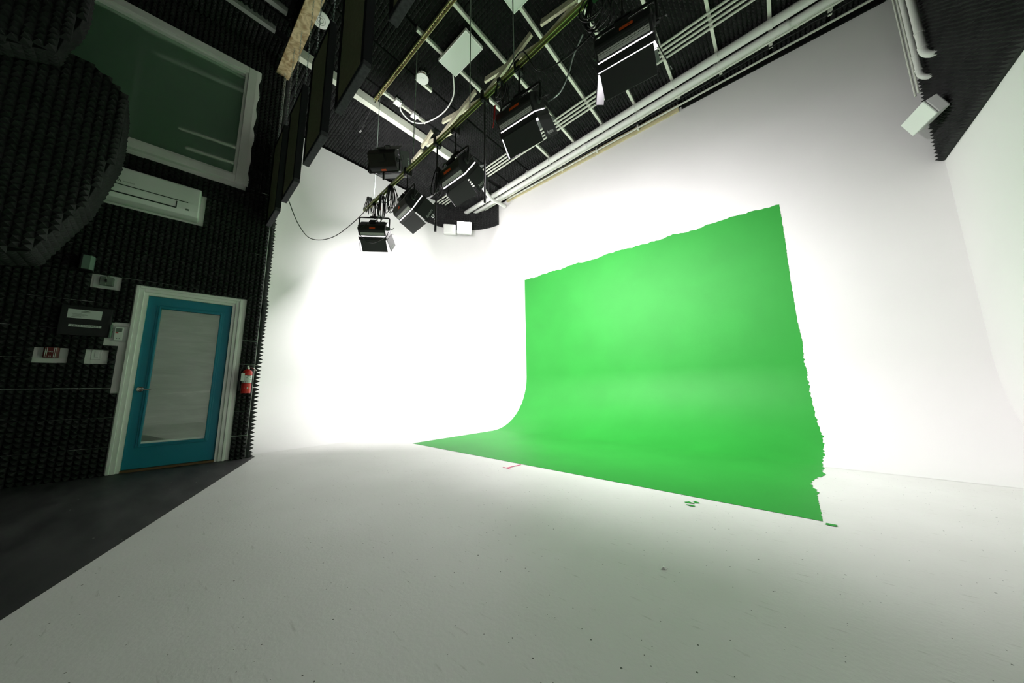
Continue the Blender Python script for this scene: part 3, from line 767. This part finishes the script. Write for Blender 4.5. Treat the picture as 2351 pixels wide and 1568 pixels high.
for k, (((xa1, ya1), (xb1, yb1)), lab) in enumerate(zip(br, bls)):
    sx = YW / ya1; sx2 = YW / yb1
    p0 = Vector((xa1 * sx, YW + (.021 if k % 2 else -.021), min(6.10, bz(ya1)))); p1 = Vector((xb1 * sx2, p0.y, min(6.10, bz(yb1))))
    b = MB().bar(p0 - p0, p1 - p0, .04, .085)
    o = b.build('lumber_brace', 'lumber'); o.location = p0
    tag(o, lab, 'lumber', 'lumber cross bracing under the ceiling')
# LED panels
def led_panel(x0, x1, y0, y1, z, label):
    t = thing('ceiling_panel_light', label, 'light panel', ((x0 + x1) / 2, (y0 + y1) / 2, z), 0, 'flat ceiling panel lights'); w, d = (x1 - x0) / 2, (y1 - y0) / 2
    b = MB(); b.box((-w, -d, 0), (-w + .012, d, .05)); b.box((w - .012, -d, 0), (w, d, .05)); b.box((-w + .012, -d, 0), (w - .012, -d + .012, .05)); b.box((-w + .012, d - .012, 0), (w - .012, d, .05))
    b.build('frame', 'white', t); MB().box((-w + .012, -d + .012, .004), (w - .012, d - .012, .05)).build('diffuser', 'panel', t)
    MB().box((-.12, -.05, .05), (.12, .05, .075)).build('driver', 'gray', t)
led_panel(-3.60, -2.945, 2.48, 2.825, 6.03, 'flat white LED ceiling panel with dangling white cord')
led_panel(-2.29, -1.66, 2.42, 2.80, 6.03, 'second flat white LED ceiling panel nearer the big light')
MB_c = MB().tube(smooth_path([(-3.60, 2.77, 6.03), (-3.85, 2.98, 5.98), (-4.24, 3.06, 5.96), (-4.70, 2.98, 5.98), (-4.90, 2.80, 6.0), (-4.88, 2.58, 6.03), (-4.80, 2.50, 6.06)], 8), .011, 8)
tag(MB_c.build('cord', 'white', smooth=True), 'white cord looping from the ceiling panel to a junction box', 'cord')
for (x, y), lab in (((-4.78, 2.44), 'white junction box on the joist next to strut channel'), ((-4.80, 2.80), 'white junction box on the joist farther from strut channel')):
    t = thing('junction_box', lab, 'junction box', (x, y, 6.045), 0, 'junction boxes on the ceiling joist')
    MB().box((-.055, -.055, .0), (.055, .055, .05)).build('box', 'white', t, bevel=.006); MB().box((-.058, -.058, -.006), (.058, .058, 0)).build('cover', 'white', t, bevel=.003)
def ceil_disc(x, y, z, label, tilt=0.0, can=False, drop=6.12):
    t = thing('ceiling_speaker', label, 'ceiling fixture', (x, y, z))
    Rt = Matrix.Rotation(tilt, 4, 'Y')
    if can:
        MB().lathe([(.105, 0), (.105, .012), (.075, .012), (.06, .07), (.075, .085)], 28, Rt).build('trim_ring', 'white', t, smooth=True)
        MB().lathe([(.055, .01), (.05, .05), (.045, .06)], 20, Rt).build('baffle', 'gray', t, smooth=True); MB().lathe([(.028, -.004), (.028, .012)], 16, Rt).build('lamp', 'white', t, smooth=True)
    else:
        MB().lathe([(.03, -.004), (.08, -.006), (.112, .004), (.115, .014), (.10, .024)], 30, Rt).build('cover', 'white', t, smooth=True)
        for r in (.035, .06): MB().tube([tuple(Rt @ Vector((r * math.cos(a), r * math.sin(a), -.006))) for a in [2 * math.pi * i / 24 for i in range(24)]], .002, 5, closed=True).build('ring', 'gray', t)
    MB().lathe([(.085, .024), (.085, .045)], 20, Rt).build('gasket', 'redtape', t); MB().lathe([(.03, .04), (.03, drop - z)], 12, Rt).build('neck', 'dark', t)
ceil_disc(-4.07, 2.49, 6.06, 'white recessed can light hanging through ceiling foam', can=True)
ceil_disc(-4.37, 1.05, 6.02, 'white round ceiling speaker beside the wooden plank', tilt=math.radians(-8))

# ------------------------------------------------------------------ pipes along the top of the back wall
def pipe(name, label, cat, pts, r, m, straps=(), n=14, group=None, sockets=()):
    p0 = Vector(pts[0]); t = thing(name, label, cat, p0, 0, group)
    MB().tube([Vector(p) - p0 for p in pts], r, n).build('pipe', m, t, smooth=True)
    d = (Vector(pts[-1]) - p0).normalized()
    for x in straps:
        k = (x - p0.x) / d.x; q = d * k
        b = MB(); b.tube([q - d * .016, q + d * .016], r + .006, n); b.build('strap', m, t, smooth=True)
        MB().box((q.x - .012, q.y - .012, q.z + r), (q.x + .012, q.y + .012, 6.13 - p0.z)).build('hanger', m, t)
    for x in sockets:
        k = (x - p0.x) / d.x; q = d * k
        MB().tube([q - d * .05, q + d * .05], r + .009, n).build('socket', m, t, smooth=True)
def yp1(x): return 5.485 - (x + 3.5) * .042
def yp2(x): return 5.672 - (x + 3.46) * .040
pipe('drain_pipe', 'thick white pipe under the ceiling farthest from the back wall', 'pipe', [(-6.75, yp1(-6.75), 6.02), (1.70, yp1(1.7), 6.02)], .062, 'pvc', (-5.45, -4.85, -4.19, -3.53, -2.88, -2.22, -1.56, -.9, -.25, .41), group='thick pipes along the back wall', sockets=(-3.0,))
pipe('drain_pipe', 'second thick white pipe between thick outer pipe and thin conduits', 'pipe', [(-6.55, yp2(-6.55), 6.02), (1.70, yp2(1.7), 6.02)], .052, 'pvc', (-5.5, -4.2, -2.9, -1.6, -.3, .6), group='thick pipes along the back wall', sockets=(-2.7, .55))
for dy, r, z, lab in ((.075, .014, 6.02, 'thin pale conduit next to the second thick pipe'), (.125, .019, 6.03, 'pale conduit beside the cream board at the wall top')):
    pipe('conduit', lab, 'conduit', [(-6.4, yp2(-6.4) + dy, z), (1.70, yp2(1.7) + dy, z)], r, 'conduit', (-4.9, -3.3, -2.2, -1.2, -.2, .7), 10, 'thin conduits along the back wall')
pipe('conduit', 'lowest conduit clipped along the top edge of the back wall', 'conduit', [(-5.2, 5.955, 6.035), (1.70, 5.93, 6.075)], .018, 'conduit', (), 10, 'thin conduits along the back wall')
t = thing('wall_top_board', 'cream unpainted board along the top of the back wall', 'board', (-5.3, YB - .02, 6.0))
MB().box((0, -.012, .0), (4.35, .015, .14)).build('board', 'cream', t)
for x in (.9, 1.8, 2.7, 3.6): MB().box((x, -.075, .03), (x + .03, -.012, .13)).build('clip', 'conduit', t)
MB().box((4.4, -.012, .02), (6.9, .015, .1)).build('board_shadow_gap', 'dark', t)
t = thing('corrugated_cable', 'dark cable bundle lying between the conduits at wall top', 'cable', (0, 0, 0))
b = MB(); pts = [(x, 5.90 - (x + 4) * .03 + random.uniform(-.008, .008), 6.06 + random.uniform(-.006, .006)) for x in [-4.9 + .12 * k for k in range(54)]]; b.tube(pts, .013, 6); b.build('cable', 'rubber', t)
pts = smooth_path([(-5.20, 4.75, 6.12), (-5.27, 5.03, 5.98), (-5.33, 5.25, 5.92), (-5.40, 5.50, 5.90), (-5.38, 5.75, 5.90), (-5.34, 5.985, 5.88)], 6)
tag(MB().tube(pts, .045, 12).build('curved_pipe', 'pvc', smooth=True), 'curved white pipe crossing in front of the thick pipes into the wall', 'pipe')
# four thin strip conduits on the joists
for k, y in enumerate((4.665, 4.745, 4.825, 4.905)):
    lab = ['ceiling conduit of four, farthest from the back wall', 'second ceiling conduit of four from the back wall pipes side', 'third of the four parallel ceiling conduits', 'ceiling conduit of four, nearest the thick pipes'][k]
    x1_ = -6.85 + .03 * k
    pipe('ceiling_conduit', lab, 'conduit', [(x1_, y + .10, 6.075), (1.7, y - .08, 6.075)], .018, 'conduit', (), 10, 'four parallel ceiling conduits')
# vertical pipes in the right corner
def vpipe(label, x, y, z1, r, elbow=True):
    pts = [(x, y, ZC - .09), (x, y, z1)]
    if elbow:
        for a in range(1, 7):
            q = math.radians(15 * a); pts.append((x + .10 - .10 * math.cos(q), y, z1 - .10 * math.sin(q)))
        pts.append((1.70, y, z1 - .10)) if x + .1 < 1.69 else None
    p0 = Vector(pts[-1]); t = thing('corner_pipe', label, 'pipe', p0, 0, 'vertical pipes in the foam corner')
    MB().tube([Vector(p) - p0 for p in pts], r, 14).build('pipe', 'pvc', t, smooth=True)
    for z in (z1 + .04, z1 + .24): MB().tube([Vector((x, y, z - .012)) - p0, Vector((x, y, z + .012)) - p0], r + .005, 14).build('collar', 'pvc', t, smooth=True)
vpipe('thick vertical pipe bending into the foam in the corner', 1.638, 5.49, 4.70, .036)
vpipe('vertical pipe nearest the white back wall in the corner', 1.635, 5.69, 4.57, .028)
vpipe('short vertical pipe with elbow high on the right foam', 1.640, 4.90, 4.87, .023)
for (x, y, lab) in ((1.60, 5.80, 'thin vertical conduit beside the back wall corner'), (1.615, 5.75, 'second thin conduit beside the corner pipes')):
    o = MB().tube([(0, 0, 0), (0, 0, 1.75)], .010, 8).build('corner_conduit', 'conduit'); o.location = (x, y, 4.36); tag(o, lab, 'conduit', 'thin conduits in the foam corner')
# white speakers / lamps on the walls
sp = thing('wall_speaker_box', 'white box speaker mounted on the black foam of the right wall', 'speaker', (1.60, 5.5, 3.9))
A = Vector((.419, .17, -.892)); B = Vector((-.178, .979, .103)); C_ = A.cross(B).normalized()
if C_.x < 0: C_ = -C_
o0 = Vector((0, 0, .88)) + 1.47 * (Vector((1.024, 3.623, 2.989)) - Vector((0, 0, .88))) - Vector((1.60, 5.5, 3.9))
def T3(a, b_, c, o): return Matrix(((a.x, b_.x, c.x, o.x), (a.y, b_.y, c.y, o.y), (a.z, b_.z, c.z, o.z), (0, 0, 0, 1)))
Tt = T3(A.normalized(), (C_.cross(A)).normalized() if (C_.cross(A)).dot(B) > 0 else -(C_.cross(A)).normalized(), C_, o0)
MB().box((.004, .004, .022), (.193, .432, .125), Tt).build('cabinet', 'white', sp, bevel=.012)
MB().box((0, 0, 0), (.197, .436, .022), Tt).build('grille', 'panel', sp, bevel=.010)
MB().box((.06, .14, .125), (.14, .30, .20), Tt).build('bracket', 'joist', sp)
sp2 = thing('wall_speaker_box', 'white box speaker in the rounded corner beside the glaring floodlight', 'speaker', (-6.72, 5.15, 5.36))
az = math.radians(-38)
T2 = Matrix.Rotation(math.radians(50), 4, 'Z') @ Matrix.Rotation(math.radians(12), 4, 'X')
MB().box((-.17, -.10, -.13), (.17, .08, .13), T2).build('cabinet', 'white', sp2, bevel=.02)
MB().box((-.155, -.112, -.115), (.155, -.10, .115), T2).build('grille', 'white', sp2, bevel=.01)
MB().box((-.03, .08, -.03), (.03, .22, .03), T2).build('bracket', 'dark', sp2)
fl = thing('floodlight', 'glaring square white floodlight mounted in the rounded corner', 'floodlight', (-6.36, 5.38, 5.38))
Tf = Matrix.Rotation(math.radians(49.7), 4, 'Z') @ Matrix.Rotation(math.radians(14), 4, 'X')
MB().box((-.20, -.03, -.16), (.20, .07, .16), Tf).build('housing', 'white', fl, bevel=.015)
MB().box((-.19, -.036, -.15), (.19, -.03, .15), Tf).build('lens', 'floodface', fl)
MB().box((-.20, -.05, -.175), (.20, .05, -.16), Tf).build('visor', 'white', fl)
MB().bar((0, .05, 0), (-.17, .20, .03), .05, .05).build('bracket', 'white', fl)
ld = bpy.data.lights.new('flood_light', 'AREA'); ld.shape = 'RECTANGLE'; ld.size = .38; ld.size_y = .30; ld.energy = FLOOD_W; ld.color = (1, .97, .96)
lo = bpy.data.objects.new('flood_light', ld); COL.objects.link(lo); lo.parent = fl; lo.matrix_local = Tf @ Matrix.Translation((0, -.06, 0)) @ Matrix.Rotation(math.radians(-90), 4, 'X')

# ------------------------------------------------------------------ studio lights
def studio_light(mid, ang, tilt, label, power=1.0, top=None, opens=(6, 12, 14, 14), number=None, stand=False, gap=-.004, tape=(-.02, .12), extras=True):
    """mid: centre of the front bottom edge of the housing; ang: heading of the width axis; tilt: degrees below level"""
    a = math.radians(ang); t_ = math.radians(tilt)
    hx = Vector((math.cos(a), math.sin(a), 0)); hy = Vector((-math.sin(a), math.cos(a), 0)); hz = Vector((0, 0, 1))
    f = hy * math.cos(t_) - hz * math.sin(t_); u = hy * math.sin(t_) + hz * math.cos(t_)
    cen = Vector(mid) + u * .15 - f * .07
    root = thing('studio_light', label, 'studio light', cen, a, 'studio panel lights with barn doors')
    # local: x width, y heading, z up ; T: (x, F, U) -> local
    c, s = math.cos(t_), math.sin(t_)
    T = Matrix(((1, 0, 0, 0), (0, c, s, 0), (0, -s, c, 0), (0, 0, 0, 1)))
    hw = .215
    MB().prism([(.07, -.15), (.07, .15), (-.03, .15), (-.09, .09), (-.09, -.09), (-.035, -.15)], -hw, hw, 'x', T).build('housing', 'black', root, bevel=.008)
    MB().box((-hw + .02, .012, -.1535), (hw - .02, .056, -.149), T).build('vent_strip', 'perf', root)
    MB().box((-hw + .02, -.004, -.1530), (hw - .02, .006, -.149), T).build('vent_rib', 'leaf', root); MB().box((-hw + .02, -.018, -.1530), (hw - .02, -.010, -.149), T).build('vent_rib', 'leaf', root)
    MB().box((-.205, .07, -.148), (.205, .0785, .148), T).build('diffuser', 'lightface', root)
    # tape label on the lower back chamfer
    n_ = Vector((0, -.735, -.673)); d_ = Vector((0, -.055, .06)).normalized()
    tb = Vector((0, -.035, -.15))
    q0 = tb + d_ * .012; b = MB(); nn = Vector((0, -.74, -.67)) * .002
    b.add([Vector((tape[0], 0, 0)) + q0 + nn, Vector((tape[1], 0, 0)) + q0 + nn, Vector((tape[1], 0, 0)) + q0 + d_ * .032 + nn, Vector((tape[0], 0, 0)) + q0 + d_ * .032 + nn], [(0, 1, 2, 3)], T)
    tp = b.build('tape_label', 'orange', root)
    if number:
        x_ = T @ Vector((1, 0, 0)); y_ = T @ d_
        text('lettering', number, .03, 'print', tp, frame(x_, y_, T @ (Vector((tape[1] - .03, 0, 0)) + q0 + d_ * .016 + nn * 2)))
    # barn door frame
    b = MB(); w = .222; hU = .165; F0, F1 = .080, .132; th = .006
    b.box((-w, F0, -hU), (w, F1, -hU + th), T); b.box((-w, F0, hU - th), (w, F1, hU), T); b.box((-w, F0, -hU + th), (-w + th, F1, hU - th), T); b.box((w - th, F0, -hU + th), (w, F1, hU - th), T)
    b.build('barn_door_frame', 'black', root)
    def leaf(kind, op):
        o_ = math.radians(op); L = .20; th = .003
        if kind in ('bottom', 'top'):
            sg = -1 if kind == 'bottom' else 1
            Tl = T @ Matrix.Translation((0, F1 + gap, sg * hU)) @ Matrix.Rotation(sg * o_, 4, 'X')
            out = MB().box((-.205, 0, -.0015 if sg > 0 else -.0045), (.205, L, .0045 if sg > 0 else .0015), Tl)
            inn = MB().box((-.203, .002, -.003 if sg > 0 else .0015), (.203, L - .002, -.0015 if sg > 0 else .003), Tl)
        else:
            sg = -1 if kind == 'left' else 1
            Tl = T @ Matrix.Translation((sg * w, F1 + gap, 0)) @ Matrix.Rotation(-sg * o_, 4, 'Z')
            out = MB().box((-.0015 if sg > 0 else -.0045, 0, -.155), (.0045 if sg > 0 else .0015, L, .155), Tl)
            inn = MB().box((-.003 if sg > 0 else .0015, .002, -.153), (-.0015 if sg > 0 else .003, L - .002, .153), Tl)
        lf = out.build('barn_door', 'leaf', root); inn.build('inner_face', 'leafin', lf)
        if kind == 'right':
            X = Tl.to_3x3()
            text('lettering', 'Aputure', .052, 'logo', lf, frame(X @ Vector((0, .0, 1)), X @ Vector((0, -1, 0)), Tl @ Vector((.0052, L - .045, -.02))))
        return lf
    for kind, op in zip(('bottom', 'top', 'left', 'right'), opens): leaf(kind, op)
    # pivots, yoke and rod
    for sg in (-1, 1):
        MB().lathe([(.038, 0), (.038, .012), (.026, .02), (.012, .022), (.012, .05)], 18, T @ Matrix.Translation((sg * hw, -.01, .0)) @ Matrix.Rotation(sg * math.pi / 2, 4, 'Y')).build('pivot_knob', 'leaf', root, smooth=True)
    if stand:
        yk = [(-.245, 0, 0), (-.245, 0, -.17), (-.225, 0, -.19), (.225, 0, -.19), (.245, 0, -.17), (.245, 0, 0)]
    else:
        yk = [(-.245, 0, -.02), (-.245, 0, .175), (-.238, 0, .193), (-.22, 0, .20), (.22, 0, .20), (.238, 0, .193), (.245, 0, .175), (.245, 0, -.02)]
    MB().tube(yk, .012, 8).build('yoke', 'black', root, smooth=True)
    zt = (top if top is not None else zb(cen.x)) - cen.z
    if stand: MB().tube([(0, 0, -.19), (0, 0, zt + .06)], [.016, .016], 10).build('stem', 'black', root)
    else:
        MB().tube([(0, 0, .19), (0, 0, .27)], .017, 10).build('spigot', 'black', root); MB().tube([(0, 0, .27), (0, 0, zt - .03)], .010, 10).build('stem', 'black', root)
        MB().box((-.07, -.02, .205), (.07, .02, .222)).build('yoke_plate', 'black', root, bevel=.004)
        b = MB(); b.box((-.03, -.045, zt - .04), (.03, .045, zt - .012)); b.box((-.03, -.05, zt - .04), (.03, -.036, zt + .075)); b.box((-.03, .036, zt - .04), (.03, .05, zt + .075)); b.build('rail_clamp', 'black', root)
        MB().tube([(-.05, -.043, zt + .01), (.05, -.043, zt + .01)], .006, 8).build('clamp_bolt', 'chrome', root)
    if extras:
        MB().box((-.055, -.13, -.02), (.05, -.09, .075), T).build('control_box', 'black', root, bevel=.006)
        MB().box((-.05, -.075, .15), (.05, .02, .168), T).build('power_adapter', 'leaf', root, bevel=.004)
        MB().tube([T @ Vector(p) for p in smooth_path([(.06, -.06, .15), (.07, -.06, .185), (.14, -.06, .185), (.15, -.06, .15)], 4)], .008, 8).build('carry_handle', 'black', root, smooth=True)
        MB().tube([T @ Vector(p) for p in [(.255, -.005, 0), (.30, -.005, -.005), (.305, -.005, .06)]], .006, 6).build('tilt_lever', 'black', root)
    # lamp
    l = bpy.data.lights.new('panel_lamp', 'AREA'); l.shape = 'RECTANGLE'; l.size = .40; l.size_y = .28; l.energy = FIX_W * power; l.color = (1.0, .955, .985)
    lo = bpy.data.objects.new('panel_lamp', l); COL.objects.link(lo); lo.parent = root
    lo.matrix_local = T @ Matrix.Translation((0, .0805, 0)) @ Matrix.Rotation(math.radians(90), 4, 'X')
    return root
studio_light((-.668, 2.162, 3.50), 6.7, 50, 'largest looking black studio light with bright vent strip, orange tape marked 6', number='6', power=.75, gap=.008, opens=(4, 70, 20, 20), tape=(-.01, .09))
studio_light((-1.735, 2.13, 3.50), 3.7, 46, 'black studio light with red ribbon and orange tape on the rail', opens=(2, 70, 4, 6), tape=(-.04, .08))
studio_light((-2.80, 2.19, 3.40), -.6, 33, 'black studio light with a looped cable hanging on its side', opens=(2, 70, 3, 4), tape=(-.07, .06))
studio_light((-3.87, 2.175, 3.375), -6.6, 28, 'black studio light in front of the round foam corner', opens=(2, 70, 3, 4), tape=(-.03, .02))
studio_light((-4.87, 2.162, 3.39), 46, 45, 'black studio light hanging lowest at the free end of the rail', power=1.5, opens=(1, 70, 6, 10), tape=(-.03, .06))
studio_light((-4.39, 2.14, 4.29), 37, -30, 'black studio light standing upright on top of the rail', power=.5, top=zb(-4.38), stand=True, opens=(10, 25, 20, 20), tape=(-.05, .03))

# black poles hanging from the rail
for x, z0, lab in ((-3.11, 2.84, 'straight black pole hanging from the rail near the round corner'), (-2.22, 2.855, 'straight black pole hanging between the two middle lights')):
    t = thing('hanging_pole', lab, 'pole', (x, 2.16, z0), 0, 'black poles hanging from the rail'); zt = zb(x) - z0
    MB().tube([(0, 0, 0), (0, 0, .09), (0, 0, .10), (0, 0, zt)], [.014, .014, .011, .011], 10).build('tube', 'black', t)
    b = MB(); b.box((-.022, -.045, zt - .05), (.022, .045, zt - .015)); b.box((-.022, .036, zt - .05), (.022, .05, zt + .075)); b.box((-.022, -.05, zt - .05), (.022, -.036, zt + .075)); b.build('rail_clamp', 'black', t)

# ------------------------------------------------------------------ cables
def cable(label, pts, r=.006, m='rubber', name='cable', group=None):
    o = MB().tube(smooth_path(pts, 7), r, 6).build(name, m, smooth=True); return tag(o, label, 'cable', group)
def coil(label, x, z, w, h, n, dy=.06, y=2.16):
    b = MB(); rr = random.Random(int(x * 100) + n)
    for k in range(n):
        ww, hh = w * rr.uniform(.6, 1.1), h * rr.uniform(.75, 1.1); cx, cz = rr.uniform(-.02, .02), -hh * .5 + rr.uniform(-.03, .03); tw = rr.uniform(-.5, .5); yy = rr.uniform(-dy, dy)
        pts = []
        for i in range(22):
            a = 2 * math.pi * i / 22; px = ww * .5 * math.cos(a) * (1 - .25 * math.sin(a)); pz = hh * .5 * math.sin(a)
            pts.append((cx + px * math.cos(tw) , yy * (1 - .5 * math.sin(a)) + px * math.sin(tw), cz + pz))
        b.tube(pts, .006, 5, closed=True)
    b.box((-.02, -dy * .6, -.05), (.02, dy * .6, .0))
    o = b.build('cable_coil', 'rubber', smooth=True); o.location = (x, y, z); tag(o, label, 'cable', 'coiled cables hung on the rail'); return o
coil('coiled black cable hung on the rail between two rear lights', -4.33, zb(-4.33) + .02, .19, .40, 10)
coil('coiled black cable hung on the rail above the lowest light', -4.60, zb(-4.6) - .01, .16, .42, 8)
coil('small cable coil at the free tip of the rail', -5.07, zb(-5.07) + .19, .12, .30, 6)
coil('cable loop hanging off the side of the looped cable light', -3.00, 3.62, .16, .40, 6, y=2.12)
coil('bundled cable on the rail above the red ribbon light', -1.98, zb(-1.98) + .05, .14, .28, 8)
coil('tangled cable bundle above the light marked 6', -.88, zb(-.88) + .03, .22, .34, 10)
coil('cable bundle wound on top of the light standing on the rail', -4.36, 4.62, .26, .16, 8)
cable('thin black cable sagging from baffle to the rail tip', [(-4.55, .93, 3.30), (-4.78, 1.12, 3.12), (-4.98, 1.35, 3.07), (-5.06, 1.68, 3.28), (-5.05, 2.05, 3.80), (-5.06, 2.13, 4.02)], .006)
cable('black cable looping from rail clamp towards the light marked 6', [(-1.87, 2.16, 4.22), (-1.64, 2.12, 4.24), (-1.48, 2.12, 3.91), (-1.36, 2.12, 3.82), (-1.17, 2.12, 3.77), (-.98, 2.16, 3.84), (-.86, 2.2, 3.95)], .007)
cable('greenish cable hanging from the red ribbon light up to the bundle', [(-1.40, 2.20, 3.56), (-1.25, 2.16, 3.52), (-1.156, 2.16, 3.64), (-1.10, 2.16, 3.78), (-1.0, 2.16, 3.92)], .007, 'chain')
cable('pair of wires from the strut end to a white tie', [(-5.03, 2.16, 6.05), (-5.30, 2.16, 5.97), (-5.63, 2.16, 5.80)], .006)
cable('wires from white tie down to the light on top of the rail', [(-5.63, 2.16, 5.80), (-5.2, 2.16, 5.22), (-4.75, 2.16, 4.74), (-4.45, 2.18, 4.62)], .006)
cable('cable drooping across the front of the lowest light', [(-4.86, 2.06, 3.56), (-4.93, 1.98, 3.46), (-4.87, 2.0, 3.30), (-4.72, 2.1, 3.20), (-4.60, 2.24, 3.30), (-4.60, 2.3, 3.42)], .006)
o = MB().tube([(0, 0, 0), (.04, .0, .005)], .014, 8).build('cable_tie', 'white'); o.location = (-5.65, 2.16, 5.79); tag(o, 'small white cable tie on the wires near the strut end', 'cable tie')
t = thing('ribbon', 'red ribbon hanging on the studio light beside the big one', 'ribbon', (-1.93, 2.02, 3.52))
MB().bar((0, 0, .22), (-.01, 0, .06), .004, .02, (1, 0, 0)).build('ribbon_strip', 'redtape', t); MB().bar((-.01, 0, .06), (-.03, .0, -.02), .004, .008, (1, 0, 0)).build('ribbon_end', 'redtape', t)
t = thing('ribbon', 'dark red strap hanging beside the lowest studio light', 'ribbon', (-4.55, 2.12, 3.70)); MB().bar((0, 0, 0), (.01, 0, .12), .004, .022, (1, 0, 0)).build('ribbon_strip', 'redtape', t)

# small fittings on the rounded corner foam
t = thing('ring_sensor', 'small white ring sensor on the dark rounded corner foam', 'sensor', (-6.93, 4.70, 5.66))
MB().tube([(.02, .045 * math.cos(a), .045 * math.sin(a)) for a in [2 * math.pi * i / 20 for i in range(20)]], .011, 6, closed=True).build('ring', 'white', t, smooth=True)
MB().lathe([(.024, 0), (.024, .03)], 16, Matrix.Translation((-.01, 0, 0)) @ Matrix.Rotation(math.pi / 2, 4, 'Y')).build('core', 'gray', t)
b = MB(); b.add([(0, -.16, .08), (0, .18, .17), (0, .0, -.12), (.012, -.16, .08), (.012, .18, .17), (.012, .0, -.12)], [(0, 1, 2), (5, 4, 3), (0, 3, 4, 1), (1, 4, 5, 2), (2, 5, 3, 0)])
o = b.build('corner_gusset', 'white'); o.location = (-6.90, 4.62, 6.0); tag(o, 'white triangular gusset plate high in the rounded corner', 'bracket')
